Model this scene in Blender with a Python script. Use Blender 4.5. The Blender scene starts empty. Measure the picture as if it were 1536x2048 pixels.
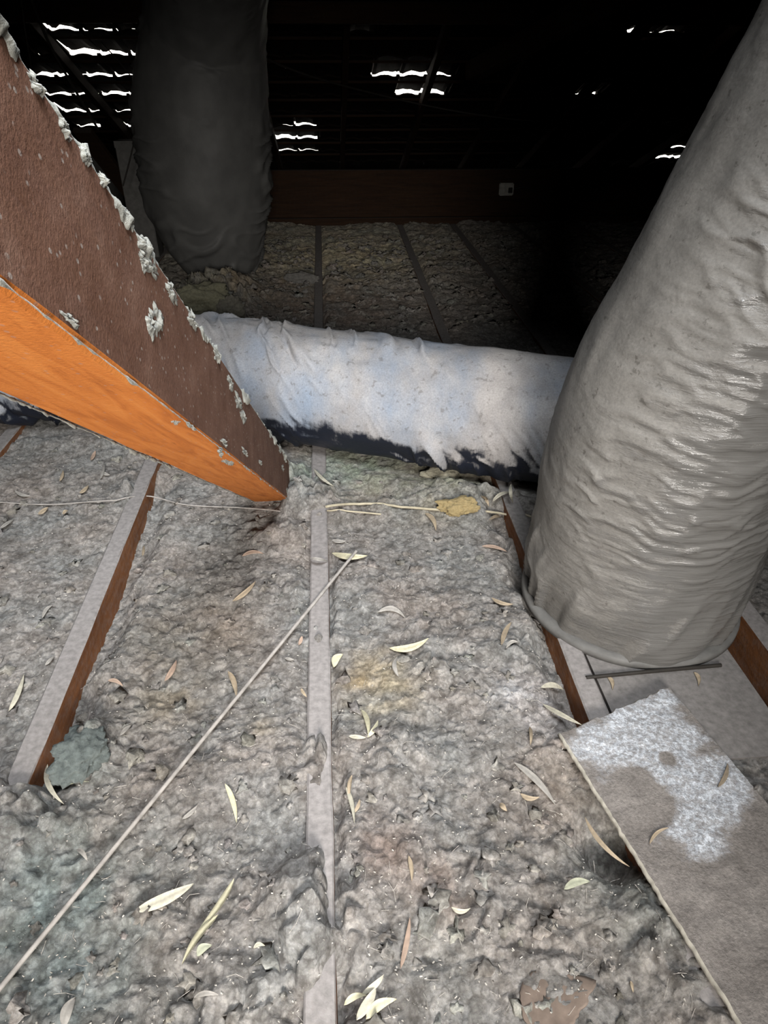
import bpy, bmesh, math, random
import numpy as np
from mathutils import Vector, Matrix
random.seed(7)
rng = np.random.default_rng(11)

# ------------------------------------------------------------------ camera
SC = bpy.context.scene
COL = SC.collection
FPX = 1400.0
PITCH = math.radians(32.57)
YAW = math.radians(4.23)
CAMH = 0.947                      # lens height above the tops of the ceiling joists (z = 0)
cam_d = bpy.data.cameras.new('camera')
cam_d.sensor_fit = 'VERTICAL'
cam_d.sensor_height = 24.0
cam_d.lens = FPX / 2048.0 * 24.0
cam_d.clip_start = 0.02
cam = bpy.data.objects.new('camera', cam_d)
cam.location = (0, 0, CAMH)
cam.rotation_euler = (math.pi / 2 - PITCH, 0, -YAW)
COL.objects.link(cam)
SC.camera = cam
SC.view_settings.view_transform = 'Standard'
SC.view_settings.look = 'None'
SC.view_settings.gamma = 1.0
SC.view_settings.use_curve_mapping = False
SC.view_settings.exposure = 0.0

# ------------------------------------------------------------------ sky and lamps
W = bpy.data.worlds.new('sky')
SC.world = W
W.use_nodes = True
bg = W.node_tree.nodes['Background']
bg.inputs[0].default_value = (1.0, 0.95, 0.86, 1)
bg.inputs[1].default_value = 5.0


def look_at(o, target):
    o.rotation_euler = (Vector(target) - o.location).to_track_quat('-Z', 'Y').to_euler()


def spot(name, loc, target, energy, size_deg, blend, radius, color):
    d = bpy.data.lights.new(name, 'SPOT')
    d.energy = energy
    d.spot_size = math.radians(size_deg)
    d.spot_blend = blend
    d.shadow_soft_size = radius
    d.color = color
    o = bpy.data.objects.new(name, d)
    o.location = loc
    look_at(o, target)
    COL.objects.link(o)
    return o


def area(name, loc, target, energy, size, color, spread=180):
    d = bpy.data.lights.new(name, 'AREA')
    d.shape = 'DISK'
    d.size = size
    d.energy = energy
    d.color = color
    d.spread = math.radians(spread)
    o = bpy.data.objects.new(name, d)
    o.location = loc
    look_at(o, target)
    COL.objects.link(o)
    return o


spot('work_lamp', (0.09, -1.30, 1.12), (-0.10, 1.40, 0.0), 490, 52, 1.0, 0.30, (1.0, 0.95, 0.89))
area('overhead_fill', (0.10, -0.30, 2.25), (-0.34, 1.05, 0.0), 12.5, 0.8, (0.91, 0.955, 1.0), 56)  # added fill light overhead, unseen; the roof has no opening there

# ------------------------------------------------------------------ pixel helpers (1536 x 2048 frame)
FW = np.array([math.sin(YAW) * math.cos(PITCH), math.cos(YAW) * math.cos(PITCH), -math.sin(PITCH)])
RT = np.array([math.cos(YAW), -math.sin(YAW), 0.0])
UP = np.cross(RT, FW)
CAM = np.array([0, 0, CAMH])


def ray(px, py):
    return FW + RT * (px - 768) / FPX - UP * (py - 1024) / FPX


def gp(px, py, z=0.0):
    r = ray(px, py)
    return CAM + r * ((z - CAMH) / r[2])


# ------------------------------------------------------------------ vectorised noise
def _hash(ix, iy, iz, k):
    h = (ix.astype(np.int64) * 374761393 + iy.astype(np.int64) * 668265263 + iz.astype(np.int64) * 2147483647 + k * 1274126177) & 0xFFFFFFFF
    h = ((h ^ (h >> 13)) * 1274126177) & 0xFFFFFFFF
    h = ((h ^ (h >> 15)) * 2246822519) & 0xFFFFFFFF
    return ((h ^ (h >> 16)) & 0xFFFFFF) / float(0xFFFFFF)


def vnoise(x, y, z=0.0, k=0):
    x, y, z = np.broadcast_arrays(np.asarray(x, float), np.asarray(y, float), np.asarray(z, float))
    ix, iy, iz = np.floor(x), np.floor(y), np.floor(z)
    fx, fy, fz = x - ix, y - iy, z - iz
    s = lambda t: t * t * t * (t * (t * 6 - 15) + 10)
    fx, fy, fz = s(fx), s(fy), s(fz)
    out = 0
    zs = (0, 1) if np.any(fz > 0) else (0,)
    for dx in (0, 1):
        for dy in (0, 1):
            for dz in zs:
                w = (fx if dx else 1 - fx) * (fy if dy else 1 - fy) * (fz if dz else 1 - fz)
                out = out + w * _hash(ix + dx, iy + dy, iz + dz, k)
    return out * 2 - 1


def fbm(x, y, z=0.0, k=0, o=4):
    s = 0
    a = 1.0
    f = 1.0
    for i in range(o):
        s = s + a * vnoise(x * f, y * f, np.asarray(z) * f, k + i * 17)
        a *= 0.5
        f *= 2.03
    return s


def worley(x, y, k=0):
    """distance to the nearest jittered point, in cells"""
    x = np.asarray(x, float)
    y = np.asarray(y, float)
    ix, iy = np.floor(x), np.floor(y)
    best = np.full(x.shape, 9.0)
    z0 = np.zeros_like(ix)
    for dx in (-1, 0, 1):
        for dy in (-1, 0, 1):
            cx, cy = ix + dx, iy + dy
            px = cx + 0.1 + 0.8 * _hash(cx, cy, z0, k)
            py = cy + 0.1 + 0.8 * _hash(cx, cy, z0, k + 5)
            rr = 0.75 + 0.6 * _hash(cx, cy, z0, k + 9)
            best = np.minimum(best, np.hypot(px - x, py - y) / rr)
    return best


def sstep(a, b, x):
    t = np.clip((x - a) / (b - a), 0, 1)
    return t * t * (3 - 2 * t)


# ------------------------------------------------------------------ object helpers
def tag(o, label=None, cat=None, group=None, kind=None):
    if label:
        o['label'] = label
    if cat:
        o['category'] = cat
    if group:
        o['group'] = group
    if kind:
        o['kind'] = kind
    return o


def link(o, parent=None):
    COL.objects.link(o)
    if parent is not None:
        o.parent = parent
        o.matrix_parent_inverse = Matrix.Identity(4)
    return o


def np_mesh(name, verts, faces, mat, smooth=True):
    """faces: (n,4) or (n,3) integer array"""
    verts = np.asarray(verts, np.float32)
    faces = np.asarray(faces, np.int32)
    me = bpy.data.meshes.new(name)
    n, s = faces.shape
    me.vertices.add(len(verts))
    me.vertices.foreach_set('co', verts.ravel())
    me.loops.add(n * s)
    me.loops.foreach_set('vertex_index', faces.ravel())
    me.polygons.add(n)
    me.polygons.foreach_set('loop_start', np.arange(0, n * s, s, dtype=np.int32))
    me.update(calc_edges=True)
    me.validate()
    me.polygons.foreach_set('use_smooth', np.full(len(me.polygons), smooth, dtype=bool))
    if mat:
        me.materials.append(mat)
    return me


def np_obj(name, verts, faces, mat, parent=None, smooth=True):
    return link(bpy.data.objects.new(name, np_mesh(name, verts, faces, mat, smooth)), parent)


def bm_obj(name, bm, mat, parent=None, smooth=False):
    bmesh.ops.recalc_face_normals(bm, faces=bm.faces)
    me = bpy.data.meshes.new(name)
    bm.to_mesh(me)
    bm.free()
    if mat:
        me.materials.append(mat)
    if smooth:
        for p in me.polygons:
            p.use_smooth = True
    return link(bpy.data.objects.new(name, me), parent)


def hexa(bm, c):
    """box from 8 corners: bottom ring 0-3, top ring 4-7"""
    v = [bm.verts.new(p) for p in c]
    for q in ((3, 2, 1, 0), (4, 5, 6, 7), (0, 1, 5, 4), (1, 2, 6, 5), (2, 3, 7, 6), (3, 0, 4, 7)):
        bm.faces.new([v[i] for i in q])


def box(bm, x0, x1, y0, y1, z0, z1):
    hexa(bm, [(x0, y0, z0), (x1, y0, z0), (x1, y1, z0), (x0, y1, z0), (x0, y0, z1), (x1, y0, z1), (x1, y1, z1), (x0, y1, z1)])


def beam(name, a, b, w, h, mat, parent=None, bevel=0.003, wob=0.0, cuts=1):
    """rectangular timber from a to b (centre line of its TOP face), w wide, h deep, worn arrises"""
    a = np.array(a, float)
    b = np.array(b, float)
    ax = (b - a) / np.linalg.norm(b - a)
    sd = np.cross(ax, [0, 0, 1.0])
    sd /= np.linalg.norm(sd)
    n = np.cross(sd, ax)
    L = np.linalg.norm(b - a)
    m = max(2, cuts + 1)
    ring = [(-w / 2 + bevel, 0), (w / 2 - bevel, 0), (w / 2, -bevel), (w / 2, -h + bevel), (w / 2 - bevel, -h), (-w / 2 + bevel, -h), (-w / 2, -h + bevel), (-w / 2, -bevel)]
    vs = []
    for i in range(m):
        t = i / (m - 1)
        for j, (u, v) in enumerate(ring):
            e = wob * (vnoise(t * L * 9 + 3.1, j * 1.7 + a[0] * 5, 0, 3) * 0.8 + vnoise(t * L * 40, j * 2.3 + a[0] * 9, 0, 4) * 0.5)
            vs.append(a + ax * (t * L) + sd * (u + float(e)) + n * (v + 0.5 * float(e)))
    bm = bmesh.new()
    bv = [bm.verts.new(p) for p in vs]
    for i in range(m - 1):
        for j in range(8):
            k = (j + 1) % 8
            bm.faces.new((bv[i * 8 + j], bv[i * 8 + k], bv[i * 8 + 8 + k], bv[i * 8 + 8 + j]))
    bm.faces.new(bv[:8])
    bm.faces.new(bv[-8:])
    return bm_obj(name, bm, mat, parent)


def catmull(P, per=12):
    P = np.asarray(P, float)
    P = np.vstack([2 * P[0] - P[1], P, 2 * P[-1] - P[-2]])
    o = []
    for i in range(1, len(P) - 2):
        a, b, c, d = P[i - 1:i + 3]
        for t in np.linspace(0, 1, per, endpoint=False):
            o.append(.5 * (2 * b + (c - a) * t + (2 * a - 5 * b + 4 * c - d) * t * t + (3 * b - a - 3 * c + d) * t ** 3))
    o.append(P[-2])
    return np.array(o)


def resample(p, n):
    d = np.r_[0, np.cumsum(np.linalg.norm(np.diff(p[:, :3], axis=0), axis=1))]
    s = np.linspace(0, d[-1], n)
    return np.stack([np.interp(s, d, p[:, i]) for i in range(p.shape[1])], 1), s


def frames(p):
    t = np.gradient(p, axis=0)
    t /= np.linalg.norm(t, axis=1)[:, None]
    u = np.cross(t[0], [0.0, 0.0, 1.0])
    if np.linalg.norm(u) < 0.2:
        u = np.array([1.0, 0, 0])
    us = []
    for i in range(len(p)):
        u = u - t[i] * (u @ t[i])
        u /= np.linalg.norm(u)
        us.append(u.copy())
    us = np.array(us)
    return t, us, np.cross(us, t)


def tube(name, pts, r, mat, parent=None, sides=8, per=8, n=None):
    p = catmull(pts, per) if len(pts) > 2 else np.array(pts, float)
    if n:
        p, _ = resample(p, n)
    t, u, w = frames(p)
    a = np.arange(sides) / sides * 2 * np.pi
    v = p[:, None, :] + r * (np.cos(a)[None, :, None] * u[:, None, :] + np.sin(a)[None, :, None] * w[:, None, :])
    m = len(p)
    F = []
    for i in range(m - 1):
        for j in range(sides):
            k = (j + 1) % sides
            F.append((i * sides + j, i * sides + k, (i + 1) * sides + k, (i + 1) * sides + j))
    V = np.vstack([v.reshape(-1, 3), p[0], p[-1]])
    c0, c1 = m * sides, m * sides + 1
    for j in range(sides):
        k = (j + 1) % sides
        F.append((c0, k, j, j) if False else (c0, c0, k, j))
    F = [f for f in F if len(set(f)) == 4]
    return np_obj(name, V[:m * sides], F, mat, parent)


# ------------------------------------------------------------------ materials
class NT:
    def __init__(s, name):
        s.m = bpy.data.materials.new(name)
        s.m.use_nodes = True
        s.t = s.m.node_tree
        s.b = s.t.nodes['Principled BSDF']

    def n(s, ty, **kw):
        nd = s.t.nodes.new('ShaderNode' + ty)
        for k, v in kw.items():
            setattr(nd, k, v)
        return nd

    def l(s, a, b):
        s.t.links.new(a, b)

    def val(s, inp, v):
        if hasattr(v, 'is_linked') or isinstance(v, bpy.types.NodeSocket):
            s.l(v, inp)
        else:
            inp.default_value = v

    def coord(s, scale=(1, 1, 1), kind='Object', rot=(0, 0, 0)):
        tc = s.n('TexCoord')
        mp = s.n('Mapping')
        mp.inputs['Scale'].default_value = scale
        mp.inputs['Rotation'].default_value = rot
        s.l(tc.outputs[kind], mp.inputs[0])
        return mp.outputs[0]

    def noise(s, co, scale, detail=4, rough=0.55, dist=0.0):
        nd = s.n('TexNoise')
        s.l(co, nd.inputs['Vector'])
        nd.inputs['Scale'].default_value = scale
        nd.inputs['Detail'].default_value = detail
        nd.inputs['Roughness'].default_value = rough
        nd.inputs['Distortion'].default_value = dist
        return nd.outputs['Fac']

    def vor(s, co, scale, feat='F1'):
        nd = s.n('TexVoronoi', feature=feat)
        s.l(co, nd.inputs['Vector'])
        nd.inputs['Scale'].default_value = scale
        return nd.outputs['Distance']

    def ramp(s, fac, stops, interp='LINEAR'):
        nd = s.n('ValToRGB')
        nd.color_ramp.interpolation = interp
        e = nd.color_ramp.elements
        while len(e) > len(stops):
            e.remove(e[-1])
        while len(e) < len(stops):
            e.new(0.5)
        for i, (p, c) in enumerate(stops):
            e[i].position = p
            e[i].color = c if len(c) == 4 else (*c, 1)
        s.l(fac, nd.inputs[0])
        return nd.outputs[0]

    def rampf(s, fac, a, b, v0=0.0, v1=1.0):
        nd = s.n('MapRange')
        nd.interpolation_type = 'SMOOTHSTEP'
        s.l(fac, nd.inputs[0])
        nd.inputs[1].default_value = a
        nd.inputs[2].default_value = b
        nd.inputs[3].default_value = v0
        nd.inputs[4].default_value = v1
        return nd.outputs[0]

    def mix(s, fac, a, b, mode='MIX'):
        nd = s.n('Mix', data_type='RGBA', blend_type=mode)
        s.val(nd.inputs[0], fac)
        for inp, v in ((nd.inputs[6], a), (nd.inputs[7], b)):
            if isinstance(v, (tuple, list)):
                inp.default_value = (*v, 1) if len(v) == 3 else v
            else:
                s.l(v, inp)
        return nd.outputs[2]

    def math(s, op, a, b=0.0, clamp=False):
        nd = s.n('Math', operation=op, use_clamp=clamp)
        s.val(nd.inputs[0], a)
        s.val(nd.inputs[1], b)
        return nd.outputs[0]

    def attr(s, name, out='Color'):
        nd = s.n('Attribute')
        nd.attribute_name = name
        return nd.outputs[out]

    def normal(s):
        g = s.n('NewGeometry')
        sp = s.n('SeparateXYZ')
        s.l(g.outputs['Normal'], sp.inputs[0])
        return sp.outputs

    def bump(s, h, strength=0.5, dist=0.01):
        nd = s.n('Bump')
        nd.inputs['Strength'].default_value = strength
        nd.inputs['Distance'].default_value = dist
        s.l(h, nd.inputs['Height'])
        s.l(nd.outputs[0], s.b.inputs['Normal'])

    def wool(s, col):
        """soft fibrous surface that lets a little light in"""
        s.b.inputs['Subsurface Weight'].default_value = 0.55
        s.b.inputs['Subsurface Radius'].default_value = (1.0, 0.95, 0.9)
        s.b.inputs['Subsurface Scale'].default_value = 0.006
        if 'Diffuse Roughness' in s.b.inputs:
            s.b.inputs['Diffuse Roughness'].default_value = 1.0
        return s.out(col, 1.0, spec=0.03)

    def out(s, color=None, rough=None, metal=None, spec=None):
        for k, v in (('Base Color', color), ('Roughness', rough), ('Metallic', metal), ('Specular IOR Level', spec)):
            if v is None:
                continue
            if isinstance(v, (tuple, list)):
                v = (*v, 1) if len(v) == 3 else v
            s.val(s.b.inputs[k], v)
        return s.m


def m_plain(name, c, rough=0.8, var=0.25, scale=30, spec=0.3):
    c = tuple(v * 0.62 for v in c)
    t = NT(name)
    co = t.coord()
    n = t.noise(co, scale, 5)
    col = t.ramp(n, [(0.3, tuple(v * (1 - var) for v in c)), (0.7, tuple(min(1, v * (1 + var)) for v in c))])
    t.bump(n, 0.3, 0.003)
    return t.out(col, rough, spec=spec)


def m_insulation():
    t = NT('loose_fill_insulation')
    co = t.coord()
    big = t.noise(co, 5, 3)
    mid = t.noise(co, 32, 6, 0.65)
    fine = t.noise(co, 170, 6, 0.75)
    col = t.ramp(mid, [(0.25, (0.130, 0.121, 0.113)), (0.5, (0.212, 0.203, 0.194)), (0.75, (0.32, 0.304, 0.288))])
    warm = t.ramp(big, [(0.35, (0.95, 0.99, 1.01)), (0.65, (1.04, 0.98, 0.945))])
    col = t.mix(1.0, col, warm, 'MULTIPLY')
    # felted clumps: pale in the middle, dark where they part
    wn = t.n('TexNoise')
    t.l(co, wn.inputs['Vector'])
    wn.inputs['Scale'].default_value = 45
    wn.inputs['Detail'].default_value = 3
    va = t.n('VectorMath', operation='MULTIPLY_ADD')
    t.l(wn.outputs['Color'], va.inputs[0])
    va.inputs[1].default_value = (0.03, 0.03, 0.03)
    t.l(co, va.inputs[2])
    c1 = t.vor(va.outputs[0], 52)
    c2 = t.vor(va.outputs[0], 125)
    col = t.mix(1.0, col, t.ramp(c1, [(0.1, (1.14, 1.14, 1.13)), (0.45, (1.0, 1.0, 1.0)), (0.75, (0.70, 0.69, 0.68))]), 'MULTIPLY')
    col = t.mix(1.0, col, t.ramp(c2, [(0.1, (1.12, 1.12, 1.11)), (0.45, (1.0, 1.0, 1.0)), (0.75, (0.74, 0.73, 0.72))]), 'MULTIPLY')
    fm = t.ramp(fine, [(0.25, (0.62, 0.61, 0.60)), (0.5, (0.97, 0.97, 0.97)), (0.72, (1.38, 1.37, 1.33))])
    col = t.mix(1.0, col, fm, 'MULTIPLY')
    vd = t.vor(co, 260)
    fl = t.rampf(vd, 0.10, 0.17, 1.0, 0.0)
    gate = t.rampf(t.noise(co, 60, 2), 0.52, 0.62)
    col = t.mix(t.math('MULTIPLY', t.math('MULTIPLY', fl, gate), 0.35), col, (0.6, 0.58, 0.54))
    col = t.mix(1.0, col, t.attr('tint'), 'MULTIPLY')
    h = t.math('ADD', t.math('MULTIPLY', mid, 0.6), t.math('MULTIPLY', fine, 0.6))
    h = t.math('SUBTRACT', h, t.math('ADD', t.math('MULTIPLY', c1, 0.5), t.math('MULTIPLY', c2, 0.3)))
    t.bump(h, 0.6, 0.008)
    return t.wool(col)


def m_wood(name, c_dark, c_light, dust=(0.27, 0.24, 0.22), axis=1, dust_lo=0.2, dust_hi=0.75, side_dust=0.15, scale=1.0, speck=0.4):
    """timber with grain along an axis; settled dust on faces that look up"""
    t = NT(name)
    sc = [26 * scale] * 3
    sc[axis] = 2.2 * scale
    co = t.coord(tuple(sc))
    co2 = t.coord()
    g = t.noise(co, 2.2, 6, 0.6, 0.6)
    col = t.ramp(g, [(0.28, c_dark), (0.72, c_light)])
    nz = t.normal()[2]
    dn = t.noise(co2, 22, 5, 0.6)
    d = t.rampf(t.math('ADD', nz, t.math('MULTIPLY', t.math('SUBTRACT', dn, 0.5), 0.9)), dust_lo, dust_hi)
    pn = t.rampf(t.noise(co2, 55, 5, 0.7), 0.40, 0.66)
    d2 = t.math('MULTIPLY', pn, side_dust)
    sk = t.math('MULTIPLY', t.rampf(t.vor(co2, 130), 0.10, 0.2, 1, 0), t.rampf(t.noise(co2, 40, 2), 0.5, 0.6))
    d = t.math('MAXIMUM', d, d2)
    d = t.math('MAXIMUM', d, t.math('MULTIPLY', sk, speck))
    dc = t.mix(t.noise(co2, 90, 4), tuple(v * 0.45 for v in dust), tuple(min(1, v * 1.55) for v in dust))
    col = t.mix(d, col, dc)
    hh = t.math('ADD', t.math('MULTIPLY', g, 0.35), t.math('MULTIPLY', t.noise(co2, 120, 5, 0.7), 0.5))
    t.bump(hh, 0.5, 0.004)
    return t.out(col, 0.85, spec=0.2)


def m_strut():
    t = NT('orange_stained_strut_timber')
    co = t.coord((3, 30, 30))
    co2 = t.coord()
    g = t.noise(co, 2.5, 6, 0.65, 0.8)
    col = t.ramp(g, [(0.25, (0.34, 0.094, 0.018)), (0.5, (0.54, 0.172, 0.034)), (0.75, (0.64, 0.235, 0.055))])
    streak = t.rampf(t.noise(t.coord((10, 130, 130)), 1.6, 4, 0.7), 0.60, 0.74)
    col = t.mix(t.math('MULTIPLY', streak, 0.45), col, (0.20, 0.05, 0.012))
    # dusty side: a brown film with pale lint stuck to it; the underside stays clean
    nz = t.normal()[2]
    side = t.rampf(nz, -0.55, -0.25)
    film = t.ramp(t.noise(co2, 26, 6, 0.7), [(0.3, (0.085, 0.045, 0.032)), (0.55, (0.130, 0.074, 0.055)), (0.75, (0.18, 0.112, 0.085))])
    grn = t.noise(co2, 330, 4, 0.7)
    film = t.mix(1.0, film, t.ramp(grn, [(0.3, (0.72, 0.70, 0.70)), (0.7, (1.3, 1.3, 1.3))]), 'MULTIPLY')
    col = t.mix(t.math('MULTIPLY', side, 0.93), col, film)
    sk = t.math('MULTIPLY', t.rampf(t.vor(t.coord((0.6, 1, 1)), 150), 0.14, 0.22, 1, 0), t.rampf(t.noise(co2, 60, 4), 0.44, 0.56))
    amt = t.math('ADD', t.math('MULTIPLY', side, 0.45), 0.3)
    col = t.mix(t.math('MULTIPLY', sk, amt), col, (0.34, 0.29, 0.255))
    top = t.rampf(nz, 0.4, 0.7)
    col = t.mix(top, col, (0.26, 0.25, 0.22))
    t.bump(t.math('ADD', t.math('MULTIPLY', g, 0.4), t.math('MULTIPLY', grn, 0.5)), 0.45, 0.003)
    return t.out(col, 0.8, spec=0.2)


def m_duct_dusty():
    """dark navy plastic sleeve with a ragged coat of pale dust on its upper half"""
    t = NT('navy_plastic_duct_under_dust')
    co = t.coord()
    nz = t.normal()[2]
    rag = t.noise(t.coord((16, 5, 2.2), rot=(0.0, 0, 0.35)), 1.0, 5, 0.65)
    fine = t.noise(co, 45, 6, 0.7)
    e = t.math('ADD', nz, t.math('MULTIPLY', t.math('SUBTRACT', rag, 0.5), 1.1))
    e = t.math('ADD', e, t.math('MULTIPLY', t.math('SUBTRACT', fine, 0.5), 0.4))
    d = t.rampf(e, -0.46, -0.20)
    dust = t.ramp(t.noise(co, 9, 5, 0.6), [(0.3, (0.26, 0.245, 0.238)), (0.55, (0.37, 0.35, 0.338)), (0.75, (0.43, 0.41, 0.395))])
    # bluish reflections put into the dust colour as noise patches
    thin = t.math('MULTIPLY', t.rampf(t.noise(t.coord((4.5, 2.5, 2.0)), 1.0, 5, 0.6), 0.42, 0.78), 0.8)
    dust = t.mix(thin, dust, (0.20, 0.27, 0.37))
    blot = t.rampf(t.noise(co, 55, 4, 0.6), 0.58, 0.68)
    dust = t.mix(t.math('MULTIPLY', blot, 0.45), dust, (0.11, 0.10, 0.09))
    dust = t.mix(1.0, dust, t.ramp(t.noise(co, 240, 4, 0.7), [(0.3, (0.78, 0.78, 0.78)), (0.7, (1.15, 1.15, 1.15))]), 'MULTIPLY')
    col = t.mix(d, (0.014, 0.017, 0.028), dust)
    t.bump(t.math('ADD', t.math('MULTIPLY', t.noise(co, 100, 6, 0.7), 0.4), t.math('MULTIPLY', d, 0.4)), 0.5, 0.005)
    return t.out(col, t.math('ADD', t.math('MULTIPLY', d, 0.5), 0.42), spec=0.3)


def m_duct_silver():
    """grey plastic sleeve, matt with dust on one flank, bare and shiny on the other"""
    t = NT('grey_plastic_duct_sleeve')
    co = t.coord()
    nm = t.normal()
    fine = t.noise(co, 60, 6, 0.7)
    mid = t.noise(co, 7, 5, 0.6)
    shade = t.ramp(mid, [(0.3, (0.14, 0.132, 0.12)), (0.7, (0.20, 0.19, 0.174))])
    shade = t.mix(1.0, shade, t.ramp(t.noise(co, 220, 5, 0.75), [(0.3, (0.75, 0.75, 0.75)), (0.7, (1.2, 1.2, 1.2))]), 'MULTIPLY')
    blot = t.rampf(t.noise(co, 60, 5, 0.65), 0.61, 0.67)
    shade = t.mix(t.math('MULTIPLY', blot, 0.6), shade, (0.05, 0.043, 0.036))
    e = t.math('SUBTRACT', t.math('MULTIPLY', nm[2], 0.7), t.math('ADD', nm[0], 0.56))
    e = t.math('ADD', e, t.math('MULTIPLY', t.math('SUBTRACT', t.noise(t.coord((4, 4, 12)), 3.0, 6, 0.75), 0.5), 2.0))
    d = t.rampf(e, -0.5, 0.2)
    col = t.mix(d, (0.135, 0.13, 0.123), shade)
    crk = t.noise(t.coord((5, 5, 60), rot=(0, -0.32, 0)), 1.6, 5, 0.6, 0.8)
    hb = t.math('ADD', t.math('MULTIPLY', t.noise(co, 90, 6, 0.7), 0.25), t.math('MULTIPLY', t.math('MULTIPLY', crk, t.math('SUBTRACT', 1.25, d)), 0.8))
    t.bump(hb, 0.5, 0.006)
    return t.out(col, t.math('ADD', t.math('MULTIPLY', d, 0.55), 0.13), spec=0.75)


def m_duct_dark():
    t = NT('charcoal_plastic_duct_sleeve')
    co = t.coord()
    mid = t.noise(co, 9, 5, 0.6)
    col = t.ramp(mid, [(0.3, (0.10, 0.10, 0.098)), (0.7, (0.135, 0.135, 0.13))])
    t.bump(t.noise(co, 40, 5, 0.7), 0.3, 0.004)
    return t.out(col, 0.55, spec=0.3)


def m_fluff(name, c):
    c = tuple(v * 0.53 for v in c)
    t = NT(name)
    co = t.coord()
    n = t.noise(co, 90, 6, 0.75)
    col = t.ramp(n, [(0.25, tuple(v * 0.5 for v in c)), (0.5, c), (0.75, tuple(min(1, v * 1.35) for v in c))])
    t.bump(n, 0.7, 0.006)
    return t.wool(col)


def m_attr(name, rough=0.7, var=0.2):
    t = NT(name)
    n = t.noise(t.coord(), 120, 4, 0.6)
    oi = t.n('ObjectInfo')
    col = t.mix(1.0, oi.outputs['Color'], t.ramp(n, [(0.3, (1 - var,) * 3), (0.7, (1 + var,) * 3)]), 'MULTIPLY')
    t.bump(n, 0.25, 0.001)
    return t.out(col, rough, spec=0.25)


def m_board():
    t = NT('plasterboard_offcut_face')
    co = t.coord()
    base = t.ramp(t.noise(co, 20, 6, 0.65), [(0.3, (0.15, 0.135, 0.124)), (0.7, (0.25, 0.228, 0.21))])
    base = t.mix(1.0, base, t.ramp(t.noise(co, 200, 5, 0.75), [(0.3, (0.65, 0.65, 0.65)), (0.7, (1.3, 1.3, 1.3))]), 'MULTIPLY')
    flake = t.rampf(t.noise(co, 130, 4, 0.75), 0.44, 0.56)
    w = t.attr('powder', 'Fac')
    w = t.rampf(t.math('ADD', w, t.math('MULTIPLY', t.math('SUBTRACT', t.noise(co, 28, 6, 0.7), 0.5), 1.5)), 0.25, 0.75)
    pw = t.ramp(t.noise(co, 150, 5, 0.8), [(0.34, (0.20, 0.20, 0.21)), (0.48, (0.40, 0.42, 0.45)), (0.66, (0.72, 0.75, 0.80))])
    col = t.mix(t.math('MULTIPLY', w, t.math('ADD', t.math('MULTIPLY', flake, 0.55), 0.45)), base, pw)
    t.bump(t.math('ADD', t.noise(co, 150, 5, 0.7), t.math('MULTIPLY', w, 0.3)), 0.6, 0.004)
    return t.out(col, 0.95, spec=0.1)


INS = m_insulation()
STRUT = m_strut()
JOIST = m_wood('ceiling_joist_timber', (0.13, 0.050, 0.019), (0.27, 0.112, 0.043), dust=(0.245, 0.228, 0.22), dust_lo=0.05, dust_hi=0.5, side_dust=0.22)
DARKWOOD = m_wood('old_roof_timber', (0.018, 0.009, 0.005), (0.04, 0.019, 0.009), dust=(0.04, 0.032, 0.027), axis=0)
DUCT_H = m_duct_dusty()
DUCT_R = m_duct_silver()
DUCT_L = m_duct_dark()
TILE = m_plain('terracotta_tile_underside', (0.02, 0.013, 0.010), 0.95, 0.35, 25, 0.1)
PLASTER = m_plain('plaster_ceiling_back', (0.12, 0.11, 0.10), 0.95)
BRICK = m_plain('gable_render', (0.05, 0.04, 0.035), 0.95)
FLUFF = m_fluff('grey_green_lint', (0.40, 0.40, 0.36))
YELLOW = m_fluff('yellow_wool_tuft', (0.56, 0.44, 0.23))
TEAL = m_fluff('teal_wool_tuft', (0.22, 0.25, 0.24))
CABLE = m_plain('grey_cable_sheath', (0.50, 0.465, 0.43), 0.7, 0.25, 60)
STRAW = m_plain('cream_cable_sheath', (0.62, 0.55, 0.40), 0.6, 0.15, 60)
WIRE = m_plain('dark_wire_sheath', (0.035, 0.03, 0.025), 0.6)
LEAF = m_attr('dry_gum_leaf')
BOARD = m_board()
EDGE = m_plain('plasterboard_core', (0.66, 0.62, 0.53), 0.95, 0.22, 90, 0.1)
PLATE = m_wood('dusty_grey_sheet', (0.09, 0.082, 0.078), (0.14, 0.128, 0.12), dust=(0.19, 0.178, 0.17), dust_lo=0.1, dust_hi=0.6)
PAPER = m_plain('brown_card', (0.24, 0.185, 0.15), 0.9, 0.3, 40)
WHITEBOX = m_plain('white_box_plastic', (0.62, 0.60, 0.55), 0.6)

# ------------------------------------------------------------------ building shell
B_SLOPE = 0.4
ROOF_A = CAMH + 2.28               # roof plane: z = ROOF_A - B_SLOPE * y
EAVE_Y, RIDGE_Y, BACK_Y, HALF_X = 8.10, -3.0, -8.0, 4.6


def roof_z(y):
    return ROOF_A - B_SLOPE * y


def shell(name, *boxes, mat=None):
    bm = bmesh.new()
    for b in boxes:
        box(bm, *b)
    return tag(bm_obj(name, bm, mat), kind='structure')


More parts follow.
